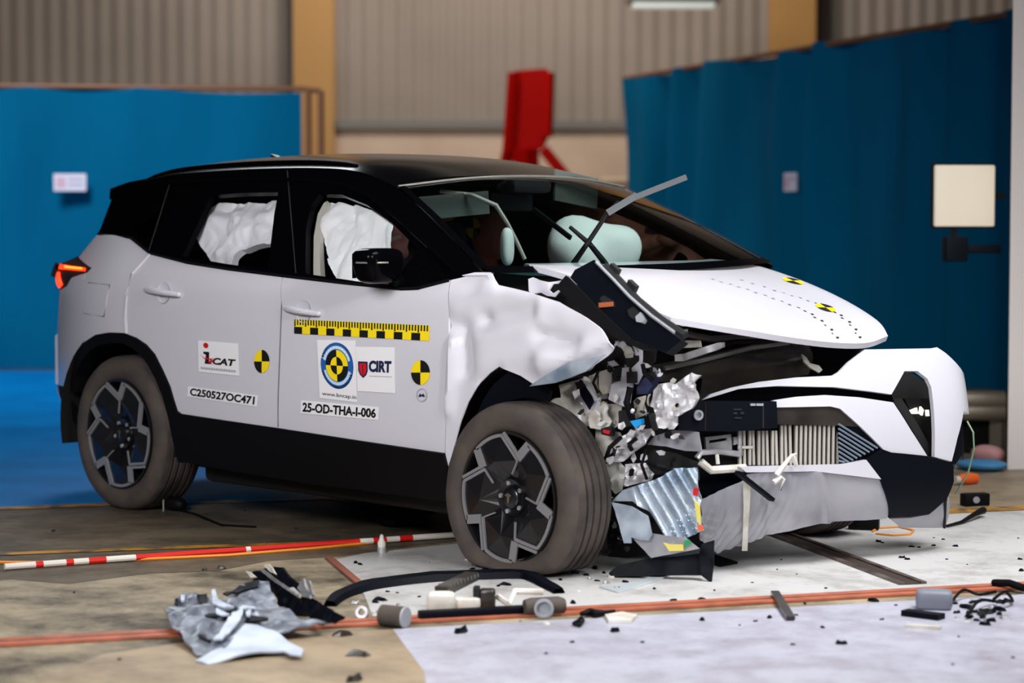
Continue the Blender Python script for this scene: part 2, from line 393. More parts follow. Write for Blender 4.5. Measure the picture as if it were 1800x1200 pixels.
for pa, pb in (((955, 262), (1035, 360)), ((895, 262), (872, 360))):
    mb = MB(); a_, b_ = red([pa, pb]); g_ = a_+(b_-a_)*(a_.z-.05)/(a_.z-b_.z); mb.bar(a_, g_, .13, .13); build(mb, 'brace', 'redsteel', e, smooth=False)
mb = MB(); q = V((*q.xy, .03)); mb.box(q, (1.2, .8, .06), Matrix.Rotation(-YAW, 3, 'Z')); build(mb, 'base_plate', 'redsteel', e, smooth=False)
# cabinet seen beside the right curtain
M['cream_cab'] = mat('cream cabinet', (214, 186, 150), .6); M['pinkcab'] = mat('dusky pink cabinet side', (196, 140, 124), .6)
e = empty('cabinet', V((*at_depth(1090, 350, 25.3).xy, 0))); tag(e, 'pinkish cabinet with a cream lid standing behind the windscreen wiper', 'cabinet')
R = Matrix.Rotation(-YAW, 3, 'Z'); c_ = at_depth(1110, 350, 25.6); zt = at_depth(1110, 322, 25.6).z
mb = MB(); mb.box(V((c_.x, c_.y, zt/2)), (.64, .5, zt), R, 0, .01); build(mb, 'body', 'pinkcab', e)
mb = MB(); mb.box(V((c_.x, c_.y, zt+.03)), (.7, .56, .06), R, 0, .01); build(mb, 'lid', 'cream_cab', e)

# curtains
M['curtain'] = mat('blue curtain cloth', (0, 96, 134), .9, noise_scale=.9, c2=(0, 80, 114), bump=.15, bscale=3, stretch=(1, 1, .2), contrast=(.3, .7), spec=.05)
def curtain(name, pa, pb, za, zb, folds, amp, seed):
    pa, pb = V((pa.x, pa.y, 0)), V((pb.x, pb.y, 0)); u = (pb-pa); L = u.length; u.normalize(); n = V((u.y, -u.x, 0))
    rows = []
    for k in range(15):
        t = k/14; r = []
        for i in range(261):
            s = i/260; x = s*L
            a_ = amp*(1-.45*t)*(math.sin(x*folds+1.3*noise.noise(V((x*.7, t*1.2, seed)))*3)+.6*noise.noise(V((x*2.1, t*.9, seed+3))))
            zt_ = za+(zb-za)*s; r.append(pa+u*x+n*a_+V((0, 0, .02+(zt_-.02)*t-.03*math.sin(x*2.2)*(t > .99))))
        rows.append(r)
    mb = MB(); mb.grid(rows); return mb
lcA = on_z(-260, 652); lcB = on_z(532, 650)
zl = lambda px, py, ref: (CAM+ray(px, py)*((V((ref.x, ref.y, 0))-V((CAM.x, CAM.y, 0))).length/V((ray(px, py).x, ray(px, py).y)).length)).z
e = empty('curtain_screen', V((lcA.x+lcB.x, lcA.y+lcB.y, 0))/2)
tag(e, 'bright blue curtain screen on a brown pipe frame at the left', 'curtain', None)
build(curtain('c', lcA, lcB, zl(-260, 152, lcA), zl(532, 160, lcB), 5.2, .045, 2), 'curtain_cloth', 'curtain', e)
M['pipe'] = mat('brown painted pipe', (120, 74, 44), .5)
zt = zl(532, 160, lcB); lcC = on_z(566, 650)
mb = MB(); mb.tube([V((lcA.x, lcA.y, zl(-260, 152, lcA)+.02)), V((lcB.x, lcB.y, zt+.02)), V((lcC.x, lcC.y, zt+.0))], .025); build(mb, 'top_rail', 'pipe', e)
for p_ in (on_z(544, 650), lcC):
    mb = MB(); mb.tube([V((p_.x, p_.y, .01)), V((p_.x, p_.y, zt))], .03); mb.lathe([(0, .14), (.015, .14), (.02, .05)], (p_.x, p_.y, .003), (0, 0, 1), 20); build(mb, 'post', 'pipe', e)
def notice(name, cx, cy, w_, h_, P0, u, lab, cols):
    n = V((u.y, -u.x, 0)); n = n if n.dot(CAM-P0) > 0 else -n
    mb = MB(); a_ = P0-u*w_/2+V((0, 0, -h_/2))+n*.17; mb.prism([a_, a_+u*w_, a_+u*w_+V((0, 0, h_)), a_+V((0, 0, h_))], -n*.01, 0)
    for (u0, v0, u1, v1, mi) in cols: mb.prism([a_+u*w_*x+V((0, 0, h_*y))+n*.002 for x, y in ((u0, v0), (u1, v0), (u1, v1), (u0, v1))], n*.002, mi)
    o = build(mb, name, ['paper', 'pinkmark', 'greymark'], smooth=False); return tag(o, lab, 'notice')
M['paper'] = mat('notice paper', (214, 206, 220), .7); M['pinkmark'] = mat('faded pink mark', (205, 165, 180), .7); M['greymark'] = mat('grey print', (176, 170, 186), .7)
u_ = (lcB-lcA); u_.z = 0; u_.normalize()
notice('curtain_notice', 0, 0, .29, .155, hit(128, 321, lambda P: (P-V((lcA.x, lcA.y, 0))).dot(V((u_.y, -u_.x, 0))), 15, 28), u_, 'small white notice pinned on the bright blue left curtain', [(.08, .2, .36, .8, 1), (.44, .62, .92, .75, 2), (.44, .3, .92, .43, 2)])
rA = at_depth(1100, 560, 25.0); rB = at_depth(1790, 692, 17.3); rA.z = rB.z = 0
e = empty('curtain_screen', (rA+rB)/2); tag(e, 'tall dark blue pleated curtain behind the damaged car nose', 'curtain')
zA, zB = zl(1100, 137, rA), zl(1790, 21, rB)
build(curtain('c', rA, rB, zA, zB, 5.4, .12, 9), 'curtain_cloth', 'curtain', e)
mb = MB(); mb.tube([V((rA.x, rA.y, zA)), V((rB.x, rB.y, zB))], .025); build(mb, 'top_rail', 'pipe', e)
u2 = (rB-rA).normalized(); n2 = V((u2.y, -u2.x, 0)); n2 = n2 if n2.dot(CAM-rA) > 0 else -n2
RP = lambda px, py: hit(px, py, lambda P: (P-rA).dot(n2), 12, 30)
notice('curtain_notice', 0, 0, .26, .17, RP(1418, 320), u2, 'small pale notice on the dark blue right curtain', [(.1, .2, .4, .8, 1), (.48, .6, .9, .75, 2)])
# light panel on the right
M['panel'] = mat('cream lamp panel face', (236, 226, 205), .5, emit=((232, 220, 198), .42))
q = at_depth(1695, 344, 12.6); e = empty('flood_lamp', q); tag(e, 'square cream lamp panel held on an arm from the off-white post', 'lamp')
Rq = Matrix.Rotation(-YAW+.1, 3, 'Z')
mb = MB(); mb.box(q, (.345, .04, .345), Rq, 0, .01); build(mb, 'panel_face', 'panel', e)
mb = MB(); mb.box(q+WH*.04, (.37, .035, .37), Rq, 0, .01); build(mb, 'frame', 'dark', e)
M['navybox'] = mat('navy grey box', (10, 20, 30), .6, spec=.2)
mb = MB(); mb.tube([q+WH*.05+RT*.1, q+WH*.08+RT*.245], .018, 10); build(mb, 'arm', 'dark', e)
mb = MB(); q2 = q+V((0, 0, -.30)); mb.box(q2-RT*.05, (.13, .10, .14), Rq, 0, .012); mb.box(q2+RT*.10, (.22, .04, .05), Rq, 0, .008); build(mb, 'control_box', 'navybox', e)
mb = MB(); mb.bar(q+WH*.06-RT*.05, q2+WH*.03-RT*.05, .03, .03); build(mb, 'drop_bracket', 'dark', e)
# white post at the right frame edge
M['post'] = mat('off white painted post', (250, 242, 237), .6)
q = on_z(1771, 825); r_ = RT; f_ = V((ray(1765, 600).x, ray(1765, 600).y, 0)).normalized()
mb = MB(); mb.prism([q, q+r_*.55, q+r_*.55+f_*.5, q+f_*.5], (0, 0, 5)); tag(build(mb, 'white_post', 'post', smooth=False), 'broad off-white square post at the right edge of the photo', 'post')
# steel crash rail and barrier low behind the nose
M['rail'] = mat('galvanised rail', (178, 168, 150), .35, .5)
q = on_z(1700, 800); a_ = V((q.x, q.y, 0)); dq = (a_-V((CAM.x, CAM.y, 0))).length/V((ray(1700, 700).x, ray(1700, 700).y)).length
e = empty('guard_barrier', a_); tag(e, 'galvanised horizontal guard rail over a dark base behind the bumper', 'barrier')
mb = MB()
for y_, rr in ((702, .055), (724, .05)):
    A_ = at_depth(1560, y_, dq); B_ = at_depth(1765, y_, dq); mb.tube([A_, B_], rr, 14)
build(mb, 'rail', 'rail', e)
A_ = at_depth(1560, 740, dq+.12); B_ = at_depth(1765, 740, dq+.12); zt = A_.z
mb = MB(); mb.prism([V((A_.x, A_.y, .01)), V((B_.x, B_.y, .01)), V((B_.x, B_.y, zt)), V((A_.x, A_.y, zt))], WH*.25); build(mb, 'base_block', 'dark', e, smooth=False)
for px in (1600, 1755):
    mb = MB(); p_ = at_depth(px, 715, dq+.08); mb.bar(V((p_.x, p_.y, .005)), p_+V((0, 0, .06)), .08, .06); build(mb, 'post', 'rail', e)

# tracks in the floor
M['terra'] = mat('terracotta painted track', (186, 104, 74), .5, noise_scale=12, c2=(150, 84, 62))
M['gap'] = mat('dark groove', (52, 38, 32), .7)
T0, T1 = on_z(-200, 1143), on_z(2000, 1020); u3 = (T1-T0).normalized(); n3 = V((-u3.y, u3.x, 0))
e = empty('floor_track', (T0+T1)/2); tag(e, 'long terracotta twin strip track crossing the floor before the car', 'track')
for k, off in enumerate((-.035, .035)):
    mb = MB(); mb.bar(T0+n3*off+V((0, 0, .006)), T1+n3*off+V((0, 0, .006)), .05, .008); build(mb, 'strip', 'terra', e, smooth=False)
mb = MB(); mb.bar(T0+V((0, 0, .0035)), T1+V((0, 0, .0035)), .02, .003); build(mb, 'groove', 'gap', e, smooth=False)
a_, b_ = on_z(1365, 938), on_z(1605, 1028); u4 = (b_-a_).normalized(); a_ = a_-u4*.6
e = empty('floor_channel', (a_+b_)/2); tag(e, 'dirty steel channel running under the bumper to the terracotta track', 'channel')
M['chan'] = mat('grimy channel steel', (120, 108, 98), .4, .3, noise_scale=8, c2=(60, 50, 46))
mb = MB(); mb.bar(a_+V((0, 0, .0035)), b_+V((0, 0, .0035)), .085, .003); build(mb, 'groove', 'gap', e, smooth=False)
for s in (-1, 1):
    mb = MB(); n4 = V((-u4.y, u4.x, 0)); mb.bar(a_+n4*s*.045+V((0, 0, .007)), b_+n4*s*.045+V((0, 0, .007)), .022, .009); build(mb, 'edge_strip', 'chan', e, smooth=False)
a_, b_ = on_z(578, 982), on_z(640, 1034); mb = MB(); mb.bar(a_+V((0, 0, .006)), b_+V((0, 0, .006)), .03, .008)
M['rusty'] = mat('rusty edge strip', (140, 84, 66), .6); tag(build(mb, 'edge_strip', 'rusty', smooth=False), 'thin rusty edge strip at the left border of the white floor plate', 'floor strip')

# ------------------------------------------------------------------ the car: surfaces
W = 1.92
def Yn(x, z):
    y = 0.
    if z < .6: y += .28*(.6-z)**2
    t = z-1.09; y += .58*((math.sqrt(t*t+.0016)+t)/2)
    if x < .05: y += .24*((.05-x)/.85)**2
    if x > 2.2: y += .05*(x-2.2)**2
    return y
side = Surf(lambda P: P.y-Yn(P.x, P.z), lambda P: (P.x, P.z), lambda a, b: V((a, Yn(a, b), b)))
def interp(tab, y):
    if y <= tab[0][0]: return tab[0][1]
    for i in range(len(tab)-1):
        if y <= tab[i+1][0]:
            p0, p1, p2, p3 = tab[max(i-1, 0)], tab[i], tab[i+1], tab[min(i+2, len(tab)-1)]
            h = p2[0]-p1[0]; u = (y-p1[0])/h
            m1 = (p2[1]-p0[1])/(p2[0]-p0[0])*h; m2 = (p3[1]-p1[1])/(p3[0]-p1[0])*h
            return (2*u**3-3*u*u+1)*p1[1]+(u**3-2*u*u+u)*m1+(-2*u**3+3*u*u)*p2[1]+(u**3-u*u)*m2
    return tab[-1][1]
FT = [(.1, 3.10), (.3, 3.16), (.5, 3.23), (.9, 3.37), (1.2, 3.46), (1.5, 3.54), (1.7, 3.585), (1.82, 3.57), (1.9, 3.50), (1.96, 3.36), (2.0, 3.15), (2.02, 2.9)]
def Xf(y, z, dx=0.):
    x = interp(FT, y)+dx
    if z > .45: x -= .42*(z-.45)**2
    if z < .3: x -= .5*(.3-z)**2*4
    return x
def fascia(dx=0.): return Surf(lambda P: P.x-Xf(P.y, P.z, dx), lambda P: (min(P.y, 1.845), P.z), lambda a, b: V((Xf(a, b, dx), a, b)))
fas = fascia()
def plane(o, u, v):
    o, u, v = V(o), V(u).normalized(), V(v).normalized(); n = u.cross(v).normalized()
    return Surf(lambda P: (P-o).dot(n), lambda P: ((P-o).dot(u), (P-o).dot(v)), lambda a, b: o+u*a+v*b)
def wreck(d=0.): return plane(V((2.75, .27, 0))+V((-.3, .953, 0))*d, (.953, .30, 0), (0, 0, 1))
car = empty('car', (1.4, .96, 0))
tag(car, 'crash tested white sport utility car with a black roof and crushed front corner', 'car')
P_ = car

# ---- rear quarter, doors, fender
BELT = [(264, 446), (330, 462), (400, 473), (470, 481)]
quarter = panel('rear_quarter_panel', 'paint', P_, [(106, 508), (125, 487), (153, 478), (161, 471), (138, 452), (150, 437), (172, 411), (200, 413), (230, 418), (264, 445), (233, 481), (223, 520), (221, 560), (223, 587), (195, 585), (171, 588), (150, 602), (132, 626), (124, 650), (120, 680), (100, 675), (100, 630), (100, 590), (103, 545)], side, far=False, g=.04)
fq = panel_mb([(106, 508), (125, 487), (153, 478), (161, 471), (138, 452), (150, 437), (172, 411), (200, 413), (230, 418), (264, 445), (233, 481), (223, 520), (221, 560), (223, 587), (195, 585), (171, 588), (150, 602), (132, 626), (124, 650), (120, 680), (100, 675), (100, 630), (100, 590), (103, 545)], side, g=.08)
farq = build(fq.mirror(W), 'rear_quarter_panel', 'paint', P_)
panel('fuel_flap', 'paint', quarter, [(156, 497), (193, 501), (183, 556), (148, 550)], side, lift=.003, thick=.006)
def seam(name, px, parent, surf, lift=.001, r=.004, m='seamcol'):
    mb = MB(); mb.tube([surf.X(*p)+surf.nrm(*surf.P(*p))*lift for p in px], r, 6); return build(mb, name, m, parent)
M['seamcol'] = mat('grey seal', (96, 96, 102), .6)
seam('flap_seam', [(156, 497), (193, 501), (183, 556), (148, 550), (156, 497)], quarter, side, .0, .004)
RD = [(264, 446), (330, 462), (400, 473), (470, 481), (497, 484), (495, 540), (492, 620), (489, 700), (489, 752), (400, 739), (320, 727), (313, 722), (300, 680), (288, 653), (273, 623), (258, 606), (240, 594), (224, 587), (222, 560), (224, 520), (234, 481)]
rdoor = panel('rear_door', 'paint', P_, RD, side, g=.04)
frd = build(panel_mb(RD, side, g=.09).mirror(W), 'rear_door', 'paint', P_)
FD = [(498, 484), (540, 488), (600, 496), (656, 503), (706, 507), (735, 506), (791, 492), (789, 545), (789, 610), (786, 700), (782, 796), (640, 775), (490, 752), (490, 700), (493, 620), (496, 540)]
fdoor = panel('front_door', 'paint', P_, FD, side, g=.04)
ffd = build(panel_mb(FD, side, g=.09).mirror(W), 'front_door', 'paint', P_)
# bright edge where the rear door shuts on the quarter panel
seam('shut_line', [(264, 447), (233, 481), (223, 520), (221, 560), (223, 586)], rdoor, side, .002, .006, 'paint')
seam('shut_line', [(497, 486), (495, 540), (492, 620), (489, 700), (489, 750)], fdoor, side, -.001, .0035)
def handle(parent, x, y):
    n = side.nrm(*side.P(x, y)); A, B = side.X(x-28, y-5), side.X(x+30, y+4); C = side.X(x+4, y)
    mb = MB(); mb.lathe([(.0, .001), (.001, .038), (.003, .046), (.005, .050)], C+V((-.01, -.0, 0)), n, 28, 0, None); build(mb, 'handle_recess', 'paint', parent)
    mb = MB(); pts = [A+(B-A)*t+n*(.010+.016*math.sin(PI*t)) for t in [i/10 for i in range(11)]]
    mb.tube([A+n*.002]+pts+[B+n*.002], [.009]+[.012+.002*math.sin(PI*i/10) for i in range(11)]+[.009], 10); build(mb, 'door_handle', 'paint', parent)
handle(rdoor, 287, 514); handle(fdoor, 533, 547)
# bonnet-side fender, buckled
FE = [(793, 492), (815, 487), (838, 481), (866, 481), (872, 492), (880, 503), (905, 508), (935, 515), (985, 531), (1030, 558), (1058, 578), (1075, 594), (1086, 610), (1070, 625), (1030, 652), (985, 670), (941, 677), (915, 660), (878, 644), (862, 655), (843, 672), (823, 707), (810, 740), (797, 787), (789, 822), (783, 797), (787, 700), (790, 610), (790, 545)]
fr = creases(side, [((796, 574), (850, 562), -.022, .035), ((850, 562), (935, 545), -.024, .035), ((812, 585), (818, 650), -.03, .035), ((797, 600), (790, 720), .03, .03), ((850, 600), (950, 560), .02, .05), ((950, 590), (1010, 605), -.03, .035), ((960, 640), (1080, 605), .05, .05), ((1000, 655), (1080, 615), -.03, .018), ((860, 500), (990, 545), .015, .05), ((845, 672), (880, 645), -.012, .015), ((800, 545), (870, 510), .012, .03), ((850, 640), (960, 620), .018, .05)], .0025, 5, 2)
fend = panel('front_fender', 'crumple', P_, FE, side, g=.018, relief=fr, thick=.006); fend['label'] = 'buckled silver white fender'
panel('torn_edge', 'sheet', fend, [(941, 678), (985, 650), (1010, 636), (1060, 626), (1074, 622), (1040, 652), (985, 672)], side, g=.02, lift=.035, thick=.006, relief=creases(side, [((950, 668), (1060, 630), .012, .02)], .006, 12, 5))
# fold of the inner panel edge above the fender
panel('inner_fender_flange', 'paint', fend, [(815, 486), (838, 481), (866, 481), (874, 500), (868, 503), (860, 486)], side, g=.03, lift=.012)
# far fender, undamaged
mb = MB(); rows = []
for i in range(23):
    x = 2.32+.75*i/22; zt_ = 1.10-.42*(i/22)**1.2; dx_ = abs(x-2.70); zb = max(.42, math.sqrt(max(0, .46**2-dx_**2))+.36) if dx_ < .46 else .42
    rows.append([V((x, W-Yn(min(x, 2.9), z)-.0, z)) for z in [zb+(zt_-zb)*k/10 for k in range(11)]])
mb.grid(rows); build(mb, 'front_fender', 'paint', P_)

# ---- greenhouse, windows
GUT = [(200, 340), (230, 327), (272, 313), (320, 305), (414, 298), (500, 295), (560, 295), (610, 298), (650, 307), (690, 325)]
RWIN = [(321, 450), (371, 343), (430, 339), (489, 338), (482, 376), (471, 474), (400, 464)]
QWIN = [(227, 398), (287, 369), (271, 414), (252, 420)]
FWIN = [(537, 481), (538, 400), (547, 361), (562, 341), (600, 342), (645, 360), (690, 393), (735, 438), (752, 470), (745, 496), (700, 501), (640, 496)]
GH = [(173, 411), (200, 413), (230, 418), (264, 445)]+BELT[1:]+[(497, 484), (540, 488), (600, 496), (656, 503), (706, 507), (735, 506), (791, 492), (815, 487), (849, 480), (780, 405), (715, 343), (695, 328)]+GUT[::-1]
ghr = lambda a, b: 0
gh = panel('greenhouse_frame', 'gloss', P_, GH, side, g=.05, thick=.03, holes=[RWIN, QWIN, FWIN])
build(panel_mb(GH, side, g=.1, thick=.03, holes=[RWIN, QWIN, FWIN]).mirror(W), 'greenhouse_frame', 'gloss', P_)
for nm, poly, mt in (('rear_door_glass', RWIN, 'glass'), ('quarter_glass', QWIN, 'privacy'), ('front_door_glass', FWIN, 'glass')):
    g1 = panel_mb(poly, side, g=.08, thick=0, lift=-.02); build(g1, nm, mt, gh); build(g1.mirror(W), nm, mt, gh)
seam('window_trim', [(173, 411), (230, 418), (264, 445), (330, 462), (400, 473), (497, 485), (600, 497), (706, 508), (735, 507), (790, 493)], gh, side, .002, .007, 'plastic')
for p0, p1, pj in (((505, 300), (520, 480), 0), ((300, 318), (262, 440), 0)): seam('pillar_seam', [p0, ((p0[0]+p1[0])/2, (p0[1]+p1[1])/2), p1], gh, side, .0, .003, 'dark')
seam('drip_moulding', [(262, 330), (300, 322), (360, 318), (420, 316), (500, 316), (560, 318), (610, 327), (650, 346), (700, 385), (760, 440), (800, 478)], gh, side, .004, .009, 'gloss')

# ---- roof
gut = smooth_curve([side.X(*p) for p in GUT], 28)
rows = []
for i, p in enumerate(gut):
    t = i/27; r = []
    for j in range(33):
        u = j/32; q = V((p.x, p.y+(W-2*p.y)*u, p.z)); c = 1-(2*u-1)**2
        q.z += (.035+.03*math.sin(PI*min(1, t*1.1)))*(1-(2*u-1)**4)+.012*c; q.x += .07*c*(t > .6)*(t-.6)/.4 - .05*c*(t < .2)*(.2-t)/.2; r.append(q)
    rows.append(r)
mb = thick_grid(rows, (0, 0, -.02)); roof = build(mb, 'roof', 'gloss', P_, angle=50)
for sgn in (0, 1):
    mb = MB(); pts = []
    for i in range(4, 22):
        p = gut[i]; t = (i-4)/17; y = p.y+.055; pts.append(V((p.x, y if not sgn else W-y, p.z+.012+.014*math.sin(PI*t)**.6)))
    mb.tube(pts, .013, 8); build(mb, 'roof_rail', 'gloss', roof)
mb = MB(); c_ = gut[8]; pts = [V((c_.x-.1*t+.02, W/2, c_.z+.06+.05*t)) for t in (0, .3, .6, 1)]; mb.tube(pts, [.03, .026, .018, .005], 8); build(mb, 'shark_fin_antenna', 'gloss', roof)
# tail: spoiler and tailgate closing to the far side
RE = [(132, 743), (112, 715), (101, 690), (100, 640), (100, 590), (103, 545), (107, 508), (98, 467), (138, 450), (172, 411), (200, 352), (200, 340)]
re = [side.X(*p) for p in RE]
rows = []
for p in re:
    r = []
    for j in range(13):
        u = j/12; r.append(V((p.x-.10*(1-(2*u-1)**4), p.y+(W-2*p.y)*u, p.z)))
    rows.append(r)
mb = MB(); mb.grid(rows[:7]); build(mb, 'rear_bumper', 'paint', P_)
mb = MB(); mb.grid(rows[6:]); build(mb, 'tailgate', 'gloss', P_)
panel('rear_spoiler', 'gloss', roof, [(196, 352), (197, 334), (230, 322), (262, 316), (300, 320), (262, 345), (240, 352)], side, g=.04, lift=.012, thick=.06)
# tail lamp
tl = panel('tail_lamp', 'dark', P_, [(98, 466), (138, 452), (161, 471), (153, 479), (126, 488), (117, 503), (107, 509), (100, 487)], side, g=.03, lift=.002, thick=.04)
panel('light_strip', 'tail', tl, [(99, 466), (118, 467), (152, 472), (151, 477), (118, 474), (99, 473)], side, g=.03, lift=.012, thick=.008)
panel('light_strip', 'tail', tl, [(100, 480), (107, 479), (112, 500), (107, 506), (103, 497)], side, g=.03, lift=.012, thick=.008)
panel('light_core', 'tailhot', tl, [(118, 468.5), (148, 472), (148, 475), (118, 472)], side, g=.03, lift=.016, thick=.006)
build(panel_mb([(98, 466), (138, 452), (161, 471), (153, 479), (126, 488), (117, 503), (107, 509), (100, 487)], side, g=.05, lift=.002, thick=.04).mirror(W), 'tail_lamp', 'dark', P_)

# ---- lower black cladding, arches, underbody
panel('rocker_cladding', 'plastic', P_, [(313, 722), (320, 727), (400, 739), (490, 752), (640, 775), (783, 797), (789, 822), (789, 880), (700, 868), (560, 850), (420, 828), (333, 812), (322, 765)], side, far=True, g=.06, lift=.012, thick=.06)
panel('rear_bumper_cladding', 'plastic', P_, [(103, 677), (120, 681), (124, 700), (138, 735), (150, 760), (140, 762), (133, 744), (115, 717), (105, 692)], side, far=True, g=.04, lift=.002, thick=.01)
ARC = [(120, 682), (124, 650), (132, 626), (150, 602), (171, 588), (195, 584), (219, 585), (240, 593), (258, 605), (273, 622), (288, 652), (300, 679), (313, 722), (322, 765), (333, 812)]
ARI = [(132, 690), (135, 660), (145, 636), (160, 617), (178, 606), (198, 602), (218, 603), (236, 612), (251, 625), (264, 643), (277, 668), (288, 695), (299, 735), (307, 775), (316, 812)]
panel('wheel_arch_cladding', 'plastic', P_, ARC+ARI[::-1], side, far=True, g=.04, lift=.010, thick=.07)
def liner(cx, cz, r, a0, a1, parent, y0=.03, y1=.42, far=True):
    mb = MB(); rows = []
    for y in (y0, y0+.1, y0+.25, y1): rows.append([V((cx+r*math.cos(a0+(a1-a0)*i/24), y, cz+r*math.sin(a0+(a1-a0)*i/24))) for i in range(25)])
    mb.grid(rows); n = 25; mb.poly([V((cx+r*math.cos(a0+(a1-a0)*i/24), y1, cz+r*math.sin(a0+(a1-a0)*i/24))) for i in range(25)])
    build(mb, 'wheel_arch_liner', 'dark', parent)
    if far: build(mb.mirror(W), 'wheel_arch_liner', 'dark', parent)
liner(.0, .40, .47, -.25, PI+.25, P_)
liner(2.66, .36, .44, 1.15, PI+.25, P_, .05, .40, False)
panel('fender_liner', 'satin', P_, [(800, 800), (812, 742), (826, 706), (846, 676), (878, 650), (915, 664), (941, 681), (948, 690), (944, 706), (900, 700), (850, 712), (820, 760)], side, g=.05, lift=-.07, thick=.01)
mb = MB(); mb.box((1.33, W/2, .30), (3.1, .98, .26), None, 0, .03); mb.box((1.35, W/2, .27), (1.66, 1.62, .20), None, 0, .03); mb.box((-.62, W/2, .42), (.24, 1.3, .3), None, 0, .03)
build(mb, 'underbody', 'dark', P_)
mb = MB(); mb.box((1.35, W/2, .47), (1.9, 1.6, .05)); mb.box((.0, W/2, .72), (1.5, .98, .06)); mb.box((-.35, W/2, .9), (.7, 1.3, .1)); build(mb, 'cabin_floor', 'dark', P_)
mb = MB(); mb.prism([(2.22, .16, .45), (2.22, W-.16, .45), (2.40, W-.16, 1.08), (2.40, .16, 1.08)], (.03, 0, 0)); build(mb, 'bulkhead', 'dark', P_)

# ---- windscreen
na = [side.X(*p) for p in [(697, 328), (716, 345), (780, 407), (849, 480)]]
fb = [V((p.x-.01, W-p.y, p.z+.012)) for p in na]
top = [rows_[-1] for rows_ in [rows]][0]
tc_ = [na[0], na[0].lerp(fb[0], .25)+V((.06, 0, .035)), na[0].lerp(fb[0], .5)+V((.085, 0, .045)), na[0].lerp(fb[0], .75)+V((.06, 0, .035)), fb[0]]
bc_ = [na[-1]+V((.03, 0, -.02)), na[-1].lerp(fb[-1], .25)+V((.16, 0, -.03)), na[-1].lerp(fb[-1], .5)+V((.2, 0, -.03)), na[-1].lerp(fb[-1], .75)+V((.16, 0, -.02)), fb[-1]+V((.02, 0, -.01))]
WS = coons(tc_, bc_, na, fb, 25, 17, lambda u, v: V((.02, 0, .025))*math.sin(PI*u)*math.sin(PI*v))
mb = MB(); mb.grid(WS); ws = build(mb, 'windscreen', 'wglass', P_)
mb = MB()   # black printed border
b0 = [[WS[j][i]+V((.004, 0, .006)) for i in range(25)] for j in range(17)]
mb.grid([b0[0], [p.lerp(q, .7) for p, q in zip(b0[0], b0[1])]]); mb.grid([[r[0], r[0].lerp(r[1], .8)] for r in b0]); mb.grid([[r[-1], r[-1].lerp(r[-2], .5)] for r in b0]); mb.grid([b0[-2], b0[-1]])
build(mb, 'screen_border', 'gloss', ws)
mb = MB(); mb.tube([p+V((.012, 0, .002)) for p in WS[0]], .005, 8)
M['chromeedge'] = mat('grey roof seal', (120, 118, 112), .3, .3)
build(mb, 'header_seal', 'chromeedge', ws)
mb = MB(); c_ = WS[1][12]; mb.box(c_+V((-.05, .0, -.04)), (.12, .24, .06), None, 0, .02); mb.box(c_+V((-.13, 0, -.11)), (.03, .25, .08), None, 0, .012); build(mb, 'interior_mirror', 'dark', ws)
M['visor'] = mat('grey green visor', (84, 92, 88), .7)
mb = MB(); mb.bar(WS[0][16]+V((-.06, 0, -.03)), WS[0][22]+V((-.10, 0, -.04)), .01, .14); build(mb, 'sun_visor', 'visor', ws)
mb = MB(); mb.bar(WS[0][3]+V((-.06, 0, -.11)), WS[0][9]+V((-.07, 0, -.11)), .01, .10); build(mb, 'sun_visor', 'visor', ws)

# ---- hood
hp = lambda px, py, y: on_y(px, py, y)
hr = [hp(922, 463, .30), hp(1060, 461, .86), hp(1205, 458, 1.52), hp(1250, 455, 1.74)]
hf = [hp(1180, 558, .24), hp(1300, 578, .55), hp(1400, 594, .88), hp(1470, 602, 1.12), hp(1525, 602, 1.30), hp(1561, 590, 1.44)]
hn = [hr[0], hp(1000, 484, .26), hp(1090, 522, .24), hf[0]]
hfar = [hr[-1], hp(1320, 464, 1.74), hp(1405, 491, 1.72), hp(1483, 526, 1.68), hp(1542, 563, 1.58), hf[-1]]
HD = coons(hr, hf, hn, hfar, 41, 41, lambda u, v: V((0, 0, .028))*math.sin(PI*u)**.8*math.sin(PI*v)**.7)
mb = thick_grid(HD, (-.01, 0, -.022)); hood = build(mb, 'hood', 'paint', P_, angle=40); hood['label'] = 'white hood lifted off its front edge with dotted tape'
def hat(u, v, h=.002):
    i = min(max(u*40, 0), 39.999); j = min(max(v*40, 0), 39.999); a, b = int(i), int(j); s, t = i-a, j-b
    p = (HD[b][a]*(1-s)+HD[b][a+1]*s)*(1-t)+(HD[b+1][a]*(1-s)+HD[b+1][a+1]*s)*t
    n = (HD[b][a+1]-HD[b][a]).cross(HD[b+1][a]-HD[b][a]).normalized(); n = n if n.z > 0 else -n
    return p+n*h
def huv(px, py):
    best = None
    for a in range(0, 81):
        for b in range(0, 81):
            p = hat(a/80, b/80); d = p-CAM; z = d.dot(FW); q = (900+FPX*d.dot(RT)/z-px)**2+(600-FPX*d.dot(UP)/z-py)**2
            if best is None or q < best[0]: best = (q, a/80, b/80)
    return best[1:]
